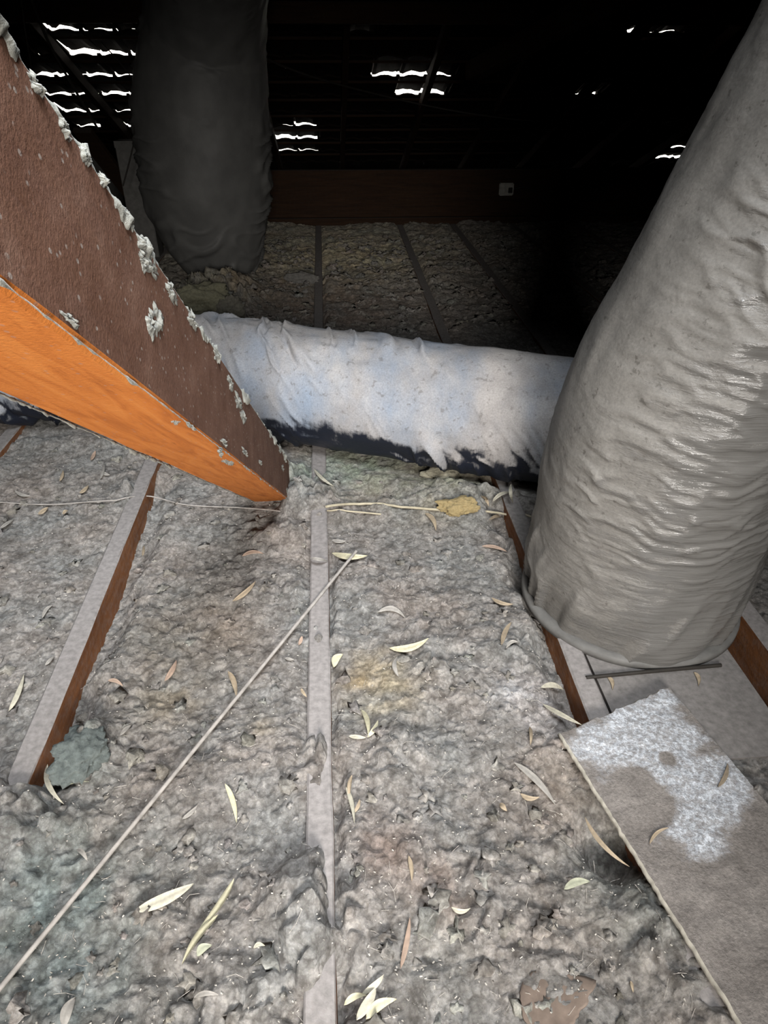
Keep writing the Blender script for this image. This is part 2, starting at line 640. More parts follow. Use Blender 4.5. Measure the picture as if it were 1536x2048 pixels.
shell('floor', (-HALF_X, HALF_X, BACK_Y, EAVE_Y + 0.2, -0.17, -0.13), mat=PLASTER)
for nm, x0, x1 in (('wall_left', -HALF_X - 0.1, -HALF_X), ('wall_right', HALF_X, HALF_X + 0.1)):
    bm = bmesh.new()
    prof = [(BACK_Y, -0.17), (EAVE_Y + 0.2, -0.17), (EAVE_Y + 0.2, roof_z(EAVE_Y + 0.2) + 0.1), (RIDGE_Y, roof_z(RIDGE_Y) + 0.1), (BACK_Y, 1.2)]
    va = [bm.verts.new((x0, y, z)) for y, z in prof]
    vb = [bm.verts.new((x1, y, z)) for y, z in prof]
    bm.faces.new(va)
    bm.faces.new(vb)
    for i in range(5):
        j = (i + 1) % 5
        bm.faces.new((va[i], va[j], vb[j], vb[i]))
    tag(bm_obj(nm, bm, BRICK), kind='structure')
shell('wall_front', (-HALF_X, HALF_X, EAVE_Y + 0.02, EAVE_Y + 0.2, -0.13, roof_z(EAVE_Y + 0.2)), mat=BRICK)
shell('wall_back', (-HALF_X, HALF_X, BACK_Y - 0.1, BACK_Y, -0.17, 1.9), mat=BRICK)

roof = tag(link(bpy.data.objects.new('roof', None)), kind='structure')
bm = bmesh.new()
zr = roof_z(RIDGE_Y) + 0.06
hexa(bm, [(-HALF_X, BACK_Y - 0.1, 1.0), (HALF_X, BACK_Y - 0.1, 1.0), (HALF_X, RIDGE_Y + 0.05, zr), (-HALF_X, RIDGE_Y + 0.05, zr),
          (-HALF_X, BACK_Y - 0.1, 1.06), (HALF_X, BACK_Y - 0.1, 1.06), (HALF_X, RIDGE_Y + 0.05, zr + 0.08), (-HALF_X, RIDGE_Y + 0.05, zr + 0.08)])
bm_obj('back_slope', bm, TILE, roof)

# tiles: courses run along x, the tails step down the slope towards the eaves
SL = math.atan(B_SLOPE)
GY = 0.306
GAUGE = GY / math.cos(SL)
TLEN, TW, TT = GAUGE + 0.05, 0.2, 0.013
PROFX = [(-0.100, 0.0), (-0.062, 0.0), (-0.03, 0.010), (0.0, 0.012), (0.03, 0.010), (0.062, 0.0), (0.086, 0.0), (0.091, 0.014), (0.113, 0.014)]


def tile_arrays(gl=0.0, gr=0.0, chip=0.0, seed=0):
    """one interlocking tile, tail at y = 0, head at y = TLEN; gl / gr lift its tail corners"""
    V = []
    ny = 4
    for s in (0, 1):
        for j in range(ny):
            y = TLEN * j / (ny - 1)
            for i, (x, n) in enumerate(PROFX):
                u = (x + 0.1) / 0.213
                lift = (0.016 + gl * (1 - u) + gr * u) * (1 - y / TLEN)
                yy = y
                if j == 0 and chip:
                    yy = chip * abs(float(vnoise(i * 0.9 + seed * 3.3, 0.5, 0, 2)))
                V.append((x, yy, n + lift + s * TT))
    m = len(PROFX)
    F = []
    o = ny * m
    for j in range(ny - 1):
        for i in range(m - 1):
            a = j * m + i
            F.append((a, a + m, a + m + 1, a + 1))
            F.append((o + a, o + a + 1, o + a + m + 1, o + a + m))
    for i in range(m - 1):
        a = (ny - 1) * m + i
        F.append((i, i + 1, o + i + 1, o + i))
        F.append((a, o + a, o + a + 1, a + 1))
    for j in range(ny - 1):
        a = j * m
        F.append((a, o + a, o + a + m, a + m))
        a = j * m + m - 1
        F.append((a, a + m, o + a + m, o + a))
    return np.array(V), np.array(F)


def tile_matrix(k, c):
    y = 7.48 - GY * k
    ax_y = Vector((0, -math.cos(SL), math.sin(SL)))       # tail -> head, up the slope
    ax_z = Vector((0, math.sin(SL), math.cos(SL)))
    ax_x = ax_y.cross(ax_z)
    m = Matrix((ax_x, ax_y, ax_z)).transposed().to_4x4()
    m.translation = Vector((c * TW + 0.04, y, roof_z(y)))
    return m


# slits of daylight: (x0, x1, y, apparent height) in pixels -> course, column, lift of the tile's tail
SLITS = [(105, 185, 75, 6), (215, 238, 78, 4), (305, 330, 88, 5), (125, 152, 124, 5), (165, 238, 128, 10), (250, 275, 130, 8),
         (88, 132, 164, 7), (165, 216, 168, 11), (225, 262, 172, 7), (112, 172, 200, 6), (205, 245, 203, 10), (245, 282, 207, 5),
         (152, 206, 232, 7), (245, 292, 236, 6), (180, 200, 260, 5), (274, 292, 262, 5),
         (572, 592, 256, 4), (595, 614, 259, 5), (560, 632, 284, 6), (560, 625, 307, 4),
         (770, 820, 170, 11), (820, 856, 172, 9), (805, 845, 202, 13), (782, 828, 150, 3),
         (705, 746, 75, 6), (1265, 1335, 66, 9), (1166, 1176, 206, 6), (1318, 1346, 330, 7), (1355, 1388, 310, 4), (1280, 1296, 355, 3)]
lift = {}
for x0, x1, y, hpx in SLITS:
    for px in np.arange(x0, x1 + 1, 6):
        r = ray(px, y)
        t = (ROOF_A - CAMH) / (r[2] + B_SLOPE * r[1])
        P = CAM + r * t
        k = int(round((7.48 - P[1]) / GY))
        c = int(round((P[0] - 0.04) / TW))
        g = 0.015 + hpx * t / FPX
        u = (P[0] - 0.04) / TW - c
        a = lift.setdefault((k, c), [0.0, 0.0])
        # ax_x points to -x, so the left corner of the mesh is the right-hand one in the room
        if u > 0:
            a[0] = max(a[0], g)
            a[1] = max(a[1], g * 0.55)
        else:
            a[1] = max(a[1], g)
            a[0] = max(a[0], g * 0.55)
std_v, std_f = tile_arrays(0.001, 0.001)
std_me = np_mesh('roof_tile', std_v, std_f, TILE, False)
rest_v, rest_f, nv = [], [], 0
for k in range(-3, 36):
    for c in range(-24, 25):
        y = 7.48 - GY * k
        M = tile_matrix(k, c)
        X = c * TW + 0.04
        near = (-2 <= k <= 8) and (-14 <= c <= 14)
        if (k, c) in lift or near:
            if (k, c) in lift:
                gl, gr = lift[(k, c)]
                gl, gr = gl * random.uniform(0.3, 1.0), gr * random.uniform(0.3, 1.0)
                v, f = tile_arrays(gl, gr, 0.03, k * 7 + c)
                me = np_mesh('roof_tile', v, f, TILE, False)
            else:
                me = std_me
            o = link(bpy.data.objects.new('roof_tile', me), roof)
            o.matrix_local = M
        else:
            A = np.array(M)
            rest_v.append(std_v @ A[:3, :3].T + A[:3, 3])
            rest_f.append(std_f + nv)
            nv += len(std_v)
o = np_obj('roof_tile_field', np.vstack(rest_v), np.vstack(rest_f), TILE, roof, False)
o['kind'] = 'stuff'
for i in range(-8, 9):
    x = 0.15 + 0.6 * i
    if abs(x) < HALF_X:
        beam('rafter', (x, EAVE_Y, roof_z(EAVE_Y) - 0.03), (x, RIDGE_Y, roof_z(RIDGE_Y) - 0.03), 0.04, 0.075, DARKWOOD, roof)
for k in range(-1, 14):
    # batten under the head of every course
    y = 7.48 - GY * k - TLEN * math.cos(SL)
    z = roof_z(y)
    beam('batten', (-HALF_X, y + 0.028, z - 0.014), (HALF_X, y + 0.028, z - 0.014), 0.035, 0.018, DARKWOOD, roof)
beam('purlin', (-HALF_X, 4.70, 1.236), (HALF_X, 4.70, 1.236), 0.07, 0.10, DARKWOOD, roof, cuts=3)

# ------------------------------------------------------------------ layout shared by the insulation and the things in it
J = {}                              # joists: centre line x at y = 0 and slope dx/dy
for nm, a, b in (('l', (-0.526, 1.181), (-0.545, 3.995)), ('c', (-0.050, 0.763), (-0.066, 3.748)), ('r', (0.436, 1.033), (0.470, 3.339))):
    s = (b[0] - a[0]) / (b[1] - a[1])
    J[nm] = (a[0] - s * a[1], s)
J['r2'] = (0.82, 0.0106)
J['r3'] = (1.29, 0.0)
J['l2'] = (-1.0, 0.0)
J['l3'] = (-1.46, 0.0)
J['r4'] = (1.74, 0.0)
J['l4'] = (-1.92, 0.0)
JW = 0.040

CB_A, CB_B = gp(-160, 2172, 0.005)[:2], gp(712, 1102, 0.005)[:2]
DH_A, DH_D = np.array([-0.4, 2.02]), np.array([1.0, -0.42]) / math.hypot(1, .42)      # axis of the lying duct
DH_R, DH_Z = 0.172, 0.168
DH_PTS = np.array([(-2.3, 1.90), (-1.6, 2.08), (-1.0, 2.13), (-0.4, 2.02), (0.1, 1.81), (0.6, 1.60), (1.2, 1.348), (1.9, 1.054)])


def duct_dist(x, y):
    """plan distance to the axis of the lying duct"""
    P = catmull(DH_PTS, 3)
    best = np.full(np.shape(x), 9.0)
    for a, b in zip(P[:-1], P[1:]):
        d = b - a
        t = np.clip(((x - a[0]) * d[0] + (y - a[1]) * d[1]) / (d @ d), 0, 1)
        best = np.minimum(best, np.hypot(x - a[0] - t * d[0], y - a[1] - t * d[1]))
    return best

BASE = np.array([0.600, 1.120])     # foot of the standing duct

# plasterboard offcut: local frame from its near-left corner
BD_Z = 0.022
bd0 = gp(1122, 1468, BD_Z)
bd1 = gp(1338, 1374, BD_Z)
bd2 = gp(1484, 2048, BD_Z)
BU = (bd1 - bd0) / np.linalg.norm(bd1 - bd0)
BVv = (bd2 - bd0)
BVv = BVv / np.linalg.norm(BVv)
BW, BL = float(np.linalg.norm(bd1 - bd0)), 0.75

# lint heaped over joists and other local bumps: pixel, radius (m), height
BUMPS = [(640, 1268, 0.030, 0.026), (640, 1500, 0.035, 0.020), (618, 1560, 0.03, 0.012), (615, 1750, 0.035, 0.012), (600, 1800, 0.05, 0.012),
         (650, 1840, 0.05, 0.016), (640, 1880, 0.04, 0.02), (610, 1930, 0.03, 0.012), (650, 1010, 0.06, 0.022), (620, 985, 0.06, 0.025),
         (262, 985, 0.045, 0.022), (290, 950, 0.06, 0.018), (30, 1600, 0.06, 0.022), (0, 1660, 0.08, 0.022), (590, 1010, 0.05, 0.03), (590, 955, 0.06, 0.035),
         (600, 1180, 0.04, 0.012), (570, 1060, 0.06, 0.022), (760, 1010, 0.05, 0.012), (900, 985, 0.10, 0.02), (1010, 985, 0.06, 0.03), (1030, 1060, 0.04, 0.02), (1100, 1490, 0.03, 0.015),
         (800, 1510, 0.06, 0.018), (740, 1180, 0.08, 0.010), (1010, 1750, 0.10, 0.012), (180, 1480, 0.045, 0.030), (470, 1950, 0.15, 0.012), (900, 1300, 0.1, 0.01),
         (440, 585, 0.2, 0.05), (420, 615, 0.18, 0.07), (500, 440, 0.25, 0.08), (1480, 1640, 0.05, 0.02), (1560, 1750, 0.12, 0.06), (1400, 1440, 0.02, 0.01), (1300, 1850, 0.05, 0.014), (1360, 1940, 0.05, 0.014), (1420, 2030, 0.06, 0.014)]
HOLES = [(1212, 1652, 0.040, 0.085), (1240, 1700, 0.03, 0.06), (690, 1745, 0.022, 0.03), (688, 1600, 0.02, 0.015), (690, 1880, 0.02, 0.03), (690, 1960, 0.03, 0.035),
         (835, 1448, 0.014, 0.03), (410, 1480, 0.02, 0.018), (690, 1990, 0.03, 0.02), (860, 1900, 0.02, 0.018), 
         (375, 1975, 0.012, 0.02), (1030, 1150, 0.03, 0.02), (690, 1100, 0.02, 0.012)]
_BW = [(*gp(px, py)[:2], r, h) for px, py, r, h in BUMPS]
_HW = [(*gp(px, py)[:2], r, h) for px, py, r, h in HOLES]
YL0, YL1 = gp(60, 1600)[1], gp(310, 935)[1]


def hfun(x, y):
    """height of the loose fill above the joist tops"""
    x = np.asarray(x, float)
    y = np.asarray(y, float)
    wx = x + 0.012 * fbm(x * 22, y * 22, 0, 31, 2)
    wy = y + 0.012 * fbm(x * 22, y * 22, 0, 41, 2)
    far = sstep(2.9, 3.7, y)
    h = -0.026 + 0.010 * fbm(x * 4, y * 4, 0, 1, 3)
    ab_ = lambda v, e: np.sqrt(v * v + e * e) - e
    b1 = ab_(vnoise(wx * 15, wy * 15, 0, 3), 0.12)
    b2 = ab_(vnoise(wx * 33 + 0.6 * b1, wy * 33, 0, 5), 0.10)
    b3 = ab_(vnoise(wx * 72, wy * 72 + 0.5 * b2, 0, 7), 0.08)
    b4 = ab_(vnoise(wx * 150, wy * 150, 0, 8), 0.06)
    med = np.sqrt(np.clip(1 - worley(wx * 34, wy * 34, 5) ** 2 * 1.1, 0, 1))
    amp = np.clip(0.6 + 0.7 * vnoise(x * 5, y * 5, 0, 51), 0.1, 1.3)
    amp2 = np.clip(0.55 + 0.8 * vnoise(x * 9, y * 9, 0, 53), 0.1, 1.3)
    rough = 0.009 * b1 * amp + 0.0095 * b2 * amp2 + 0.0070 * b3 * (0.4 + 0.6 * amp) + 0.0030 * b4 + 0.002 * med * amp2 + 0.004
    rough = rough + 0.002 * fbm(x * 100, y * 100, 0, 61, 3) + far * (0.018 * med + 0.012 * b1)
    h = h + rough
    for bx, by, r, a in _HW:
        h = h - a * np.exp(-((x - bx) ** 2 + (y - by) ** 2) / r ** 2)
    # bare flank of the joists
    def dx(n):
        return x - (J[n][0] + J[n][1] * y)
    d = dx('l')
    win = sstep(YL0 - 0.06, YL0 + 0.08, y) * (1 - sstep(YL1 - 0.12, YL1 + 0.05, y))
    edge = 0.016 * fbm(y * 14, x * 3, 0, 71, 3)
    h = h - win * 0.060 * sstep(-0.02, 0.0, d) * (1 - sstep(0.03, 0.095, d + edge))
    d = dx('c')
    h = h - 0.030 * sstep(0.0, 0.016, d) * (1 - sstep(0.024, 0.042, d + edge * 0.5)) * sstep(-0.5, 0.3, vnoise(y * 7, 3.3, 0, 73))
    h = h - 0.010 * sstep(-0.045, -0.025, d) * (1 - sstep(-0.02, -0.0, d))
    d = dx('r')
    win = sstep(0.74, 0.84, y) * (1 - sstep(1.55, 1.75, y))
    h = h - win * 0.050 * sstep(-0.075, -0.03, d + edge) * (1 - sstep(0.0, 0.02, d))
    # tops of the joists stay clear of the fill except where lint is heaped over them
    for n in J:
        d = np.abs(dx(n))
        on = 1 - sstep(JW / 2 + 0.002, JW / 2 + 0.016, d)
        h = h * (1 - on) + np.minimum(h, -0.008) * on
    cov = 0
    for bx, by, r, a in _BW:
        q = ((x - bx) ** 2 + (y - by) ** 2) / r ** 2
        cov = cov + 1.35 * a * np.exp(-q) * np.clip(0.75 + 0.5 * vnoise(x * 38, y * 38, 0, 87) + 1.0 * b2, 0.6, 1.5)
    h = h + cov
    # right-hand bays: a sheet lies on the joists around the foot of the standing duct
    s = sstep(0.405, 0.43, x) * (1 - sstep(0.86, 0.92, x)) * sstep(0.74, 0.80, y) * (1 - sstep(1.36, 1.44, y))
    h = h * (1 - s) + np.minimum(h, np.where(x > 0.72, -0.112, -0.05)) * s
    s = sstep(0.86, 0.9, x) * (1 - sstep(1.2, 1.25, x)) * sstep(0.6, 0.8, y) * (1 - sstep(1.5, 1.7, y))
    h = h - s * 0.07
    # below the plasterboard
    qx, qy = x - bd0[0], y - bd0[1]
    det = BU[0] * BVv[1] - BU[1] * BVv[0]
    u = (qx * BVv[1] - qy * BVv[0]) / det
    v = (BU[0] * qy - BU[1] * qx) / det
    s = sstep(-0.014, 0.006, u) * (1 - sstep(BW - 0.012, BW + 0.012, u + 0.02 * fbm(v * 20, u * 8, 0, 77, 3) - 0.05 * sstep(0.18, 0.45, v))) * sstep(-0.012, 0.006, v)
    h = h * (1 - s) + np.minimum(h, 0.002) * s
    # under the cable
    ab = CB_B - CB_A
    Lc = np.hypot(*ab)
    tt = ((x - CB_A[0]) * ab[0] + (y - CB_A[1]) * ab[1]) / Lc
    dd = np.abs((x - CB_A[0]) * ab[1] - (y - CB_A[1]) * ab[0]) / Lc
    s = (1 - sstep(0.005, 0.016, dd)) * (1 - sstep(Lc - 0.03, Lc, tt))
    h = h * (1 - s) + np.minimum(h, 0.0005) * s
    # under the lying duct
    dd = duct_dist(x, y)
    s = 1 - sstep(0.03, 0.16, dd)
    h = h * (1 - s) + np.minimum(h, -0.012) * s
    s = np.exp(-((dd - 0.155) / 0.045) ** 2)
    h = h + 0.012 * s * np.where(x < 0.42, 1, 0)
    return np.clip(h, -0.125, 0.2)


# ------------------------------------------------------------------ loose-fill insulation: one relief mesh
ys = [-0.35]
while ys[-1] < 7.9:
    y = ys[-1]
    z = math.hypot(max(y, 0.3), 0.8)
    st = 0.0042 * z / 1.2
    if y < 0.28:
        st = 0.012
    ys.append(y + st)
ys = np.array(ys)
NC = 640
u = np.linspace(-1, 1, NC)
half = np.minimum(0.75 + 0.62 * np.maximum(ys, 0.3), HALF_X - 0.02)
GX = half[:, None] * u[None, :] + 0.06 * np.maximum(ys, 0.3)[:, None]
GX = np.clip(GX, -HALF_X + 0.005, HALF_X - 0.005)
GYY = np.repeat(ys[:, None], NC, 1)
GZ = hfun(GX, GYY)
V = np.stack([GX, GYY, GZ], -1).reshape(-1, 3)
nr = len(ys)
idx = np.arange(nr * NC).reshape(nr, NC)
F = np.stack([idx[:-1, :-1], idx[:-1, 1:], idx[1:, 1:], idx[1:, :-1]], -1).reshape(-1, 4)
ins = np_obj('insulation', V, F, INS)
tag(ins, 'lumpy grey loose-fill insulation spread between the ceiling joists', 'insulation', kind='stuff')
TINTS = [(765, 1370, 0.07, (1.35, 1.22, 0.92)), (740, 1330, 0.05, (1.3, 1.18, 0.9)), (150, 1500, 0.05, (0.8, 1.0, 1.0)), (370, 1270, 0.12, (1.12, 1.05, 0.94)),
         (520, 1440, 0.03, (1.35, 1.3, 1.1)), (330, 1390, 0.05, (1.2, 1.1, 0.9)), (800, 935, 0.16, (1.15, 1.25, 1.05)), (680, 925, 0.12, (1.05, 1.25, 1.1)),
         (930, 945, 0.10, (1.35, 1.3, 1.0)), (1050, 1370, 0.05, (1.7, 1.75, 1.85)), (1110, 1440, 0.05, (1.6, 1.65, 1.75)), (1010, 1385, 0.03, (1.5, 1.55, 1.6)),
         (600, 480, 1.0, (2.0, 1.95, 1.6)), (700, 520, 0.5, (1.5, 1.45, 1.2)), (600, 950, 0.06, (1.35, 1.42, 1.3)), (560, 600, 0.35, (0.75, 0.66, 0.62)), (720, 610, 0.35, (0.95, 0.85, 0.8)), (430, 600, 0.2, (1.7, 1.7, 1.4)),  # far floor: light pool tinted into the fill, darker pair is duct shade
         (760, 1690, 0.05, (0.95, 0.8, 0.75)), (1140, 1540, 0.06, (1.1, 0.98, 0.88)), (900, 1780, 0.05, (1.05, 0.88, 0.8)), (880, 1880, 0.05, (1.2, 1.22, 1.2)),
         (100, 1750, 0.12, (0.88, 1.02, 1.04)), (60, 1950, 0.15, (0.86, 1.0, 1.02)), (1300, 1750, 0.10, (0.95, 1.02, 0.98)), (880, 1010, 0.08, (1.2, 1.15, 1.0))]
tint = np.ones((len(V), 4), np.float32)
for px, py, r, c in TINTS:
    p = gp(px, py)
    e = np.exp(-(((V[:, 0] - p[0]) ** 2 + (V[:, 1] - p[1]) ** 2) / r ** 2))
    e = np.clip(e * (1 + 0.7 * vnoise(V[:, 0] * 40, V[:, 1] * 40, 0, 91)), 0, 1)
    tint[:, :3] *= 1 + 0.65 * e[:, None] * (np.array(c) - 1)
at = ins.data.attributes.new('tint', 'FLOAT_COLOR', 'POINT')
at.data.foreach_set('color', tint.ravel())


# loose tufts lying on the fill
def ico_template(sub):
    bm = bmesh.new()
    bmesh.ops.create_icosphere(bm, subdivisions=sub, radius=1.0)
    v = np.array([p.co[:] for p in bm.verts])
    f = np.array([[q.index for q in p.verts] for p in bm.faces])
    bm.free()
    return v, f


ICO2, ICO2F = ico_template(2)
ICO3, ICO3F = ico_template(3)
ICO4, ICO4F = ico_template(5)


def lump(c, r, flat=0.6, seed=0, tpl=ICO2, amp=0.45, freq=1.8):
    n = fbm(tpl[:, 0] * freq + seed * 1.37, tpl[:, 1] * freq + seed * 0.71, tpl[:, 2] * freq, seed % 97, 3)
    return tpl * (1 + amp * n)[:, None] * np.array([r, r, r * flat]) + np.asarray(c)


NT_ = 900
cy = 0.30 + 2.0 * rng.random(NT_) ** 1.2
cx = (rng.random(NT_) * 2 - 1) * (0.35 + 0.45 * cy) + 0.03
fyr = 2.9 + 1.9 * rng.random(1500)
fxr = -0.75 + 2.3 * rng.random(1500)
cx, cy = np.r_[cx, fxr], np.r_[cy, fyr]
hz = hfun(cx, cy)
keep = np.ones(len(cx), bool)
for n in J:
    keep &= np.abs(cx - (J[n][0] + J[n][1] * cy)) > 0.036
dd = duct_dist(cx, cy)
keep &= dd > 0.15
ab = CB_B - CB_A
keep &= np.abs((cx - CB_A[0]) * ab[1] - (cy - CB_A[1]) * ab[0]) / np.hypot(*ab) > 0.022
keep &= ~((cx > 0.33) & (cy < 1.45))
tv, tf, nv = [], [], 0
for i in np.nonzero(keep)[0]:
    r = (0.004 + 0.009 * rng.random() ** 2) * (1 if cy[i] < 2.5 else 1.5)
    v = lump((cx[i], cy[i], hz[i] + r * 0.1), r, 0.6, int(i), ICO2, 0.95, 2.3)
    tv.append(v)
    tf.append(ICO2F + nv)
    nv += len(v)
o = np_obj('insulation_tufts', np.vstack(tv), np.vstack(tf), INS)
tag(o, 'small loose tufts of grey lint scattered over the insulation', 'lint', kind='stuff')
at = o.data.attributes.new('tint', 'FLOAT_COLOR', 'POINT')
tc = np.ones((nv, 4), np.float32)
tc[:, :3] = np.repeat((0.9 + 0.3 * rng.random(len(tv)))[:, None] * (1 + 0.015 * rng.normal(size=(len(tv), 3))), len(ICO2), 0)
tc[:, 2] *= 0.97
at.data.foreach_set('color', tc.ravel())

# pale flecks and fibres
FLECK = m_plain('pale_flecks', (0.62, 0.58, 0.52), 0.9, 0.4, 200)
fv, ff = [], []
NF = 5200
fy = 0.30 + 2.2 * rng.random(NF) ** 1.3
fx = (rng.random(NF) * 2 - 1) * (0.33 + 0.45 * fy) + 0.03
fz = hfun(fx, fy)
fd = duct_dist(fx, fy)
for i in range(NF):
    if fd[i] < 0.15 or (fx[i] > 0.40 and fy[i] < 1.4):
        continue
    a = rng.random() * 6.28
    fib = rng.random() < 0.14
    L, w = (0.004 + 0.010 * rng.random(), 0.0003) if fib else (0.0006 + 0.0013 * rng.random(), 0.0004 + 0.0008 * rng.random())
    d = np.array([math.cos(a), math.sin(a), 0.25 * rng.normal()])
    s = np.array([-d[1], d[0], 0.0])
    c = np.array([fx[i], fy[i], fz[i] + 0.0022])
    b = len(fv)
    q = s * (0.25 * L * rng.normal() if fib else 0)
    for k, off in enumerate((-1, 0, 1)):
        p = c + d * L * off + (q if k == 1 else 0)
        fv += [p + s * w, p - s * w, p + np.array([0, 0, w])]
    for k in (0, 3):
        ff += [(b + k, b + k + 3, b + k + 5, b + k + 2), (b + k + 1, b + k + 2, b + k + 5, b + k + 4), (b + k, b + k + 1, b + k + 4, b + k + 3)]
o = np_obj('flecks', np.array(fv), np.array(ff), FLECK, None, False)
tag(o, 'pale flecks and fine fibres strewn over the insulation', 'debris', kind='stuff')

# ------------------------------------------------------------------ ceiling joists
JL = {'c': 'dust-covered narrow ceiling joist running under the diagonal grey cable', 'l': 'ceiling joist with a bare orange-brown flank beside the teal wool tuft',
      'r': 'ceiling joist with a brown flank passing under the foot of the grey standing duct', 'r2': 'ceiling joist beyond the standing duct, bare brown flank beside the grey sheet',
      'r3': 'dim ceiling joist far behind the standing duct, second beyond the grey sheet', 'l2': 'buried ceiling joist next beyond the one with the orange-brown flank'}
for n in ('c', 'l', 'r', 'r2', 'r3', 'l2', 'r4'):
    x0, s = J[n]
    y0 = -0.5
    o = beam('ceiling_joist', (x0 + s * y0, y0, 0), (x0 + s * 7.6, 7.6, 0), JW, 0.125, JOIST, None, 0.003, 0.0014, 160)
    tag(o, JL.get(n, 'dim ceiling joist far behind the standing duct, third beyond the grey sheet'), 'joist', 'ceiling joists')

# ------------------------------------------------------------------ diagonal timber strut (leans from the roof down to the fill)
a_dir = ray(679.4, 1076.6)
a_dir = a_dir / np.linalg.norm(a_dir)
s_r = np.cross(a_dir, [0, 0, 1.0])
s_r /= np.linalg.norm(s_r)
s_n = np.cross(s_r, a_dir)
SX1, SX0, SN0, SN1 = -0.127, -0.2187, 0.1044, 0.2132


def spt(t, x, n):
    return CAM + a_dir * t + s_r * x + s_n * n


def s_end(x, n, z=-0.035):
    p = spt(0, x, n)
    return (z - p[2]) / a_dir[2]


strut = link(bpy.data.objects.new('roof_strut', None))
e0 = spt(s_end(-0.178, 0.1), -0.178, 0.1)
strut.location = e0
tag(strut, 'thick timber strut leaning to the floor, bright orange underside and dusty brown side', 'strut')
bmm = []
ring = [(SX0, SN0), (SX1, SN0), (SX1, SN1), (SX0, SN1)]
bv = 0.004
R8 = [(SX0 + bv, SN0), (SX1 - bv, SN0), (SX1, SN0 + bv), (SX1, SN1 - bv), (SX1 - bv, SN1), (SX0 + bv, SN1), (SX0, SN1 - bv), (SX0, SN0 + bv)]
vs = []
ns = 220
for i in range(ns):
    for j, (x, n) in enumerate(R8):
        t1 = s_end(x, n)
        t = -3.0 + (t1 + 3.0) * (i / (ns - 1)) ** 0.6
        w = 0.0004 * float(vnoise(t * 12, j * 1.9, 0, 5))
        p = spt(t, x + w, n + w)
        vs.append((p - CAM) @ np.stack([a_dir, s_r, s_n], 1))
fs = []
for i in range(ns - 1):
    for j in range(8):
        k = (j + 1) % 8
        fs.append((i * 8 + j, i * 8 + k, i * 8 + 8 + k, i * 8 + 8 + j))
Mst = Matrix(np.stack([a_dir, s_r, s_n], 1).tolist()).to_4x4()
Mst.translation = Vector(CAM)
tim = np_obj('timber', np.array(vs), np.array(fs), STRUT, strut, False)
INVS = Matrix.Translation(strut.location).inverted()
tim.matrix_local = INVS @ Mst


def ridge(name, x, n, t0, t1, r0, r1, seed, mat, m=420, thresh=-0.15, sides=7, fq=14):
    """ragged roll of lint along an edge of the strut"""
    ts = np.linspace(t0, t1, m)
    q = fbm(ts * fq, seed * 3.1, 0, seed, 4)
    q2 = fbm(ts * fq * 4, seed * 1.1, 0, seed + 1, 3)
    rr = r0 + (r1 - r0) * np.clip((q - thresh) * 0.9 + 0.25 * q2, 0, 1.3)
    a = np.arange(sides) / sides * 2 * np.pi
    VV = np.zeros((m, sides, 3))
    for j in range(sides):
        e = 1 + 0.7 * vnoise(ts * 130, j * 1.7, 0, seed + 3)
        VV[:, j, 0] = ts
        VV[:, j, 1] = x + rr * e * math.cos(a[j]) * 0.6
        VV[:, j, 2] = n + rr * e * math.sin(a[j]) - rr * 0.5
    F = []
    for i in range(m - 1):
        for j in range(sides):
            k = (j + 1) % sides
            F.append((i * sides + j, i * sides + k, (i + 1) * sides + k, (i + 1) * sides + j))
    o = np_obj(name, VV.reshape(-1, 3), F, mat, strut)
    o.matrix_local = INVS @ Mst
    return o


PR, PT = 9, 60
PATCH_F = [(i * PT + j, i * PT + (j + 1) % PT, (i + 1) * PT + (j + 1) % PT, (i + 1) * PT + j) for i in range(PR - 1) for j in range(PT)]


def patch(la, lb, th, seed):
    """ragged flat felt of lint: length la, width lb, thickness th (outline radius from noise)"""
    a = np.arange(PT) / PT * 2 * np.pi
    out = 0.62 + 0.30 * fbm(np.cos(a) * 1.6 + seed, np.sin(a) * 1.6, 0, seed, 2) + 0.17 * fbm(np.cos(a) * 6, np.sin(a) * 6, seed * 0.7, seed + 2, 3)
    out = np.clip(out, 0.12, 1.5)
    rho = np.linspace(0.02, 1, PR)[:, None]
    x, y = rho * out * np.cos(a), rho * out * np.sin(a)
    z = (1 - rho ** 3) * (0.6 + 0.7 * fbm(x * 5, y * 5, seed * 1.0, seed + 4, 3)) - 0.1 * rho
    return np.stack([x * la, y * lb, np.clip(z, -0.1, 2) * th], -1).reshape(-1, 3)


ridge('lint_ridge', SX1 - 0.002, SN1 - 0.001, 0.10, 2.02, 0.0012, 0.0085, 21, FLUFF, 900, -0.3, 7, 22)
ridge('lint_fringe', SX1, SN0 + 0.001, 0.10, s_end(SX1, SN0), 0.0004, 0.0022, 25, FLUFF, 500, 0.0, 5, 40)
ridge('lint_fringe', SX0, SN0 + 0.0005, 0.10, s_end(SX0, SN0), 0.0007, 0.0028, 27, FLUFF, 500, -0.1, 5, 40)
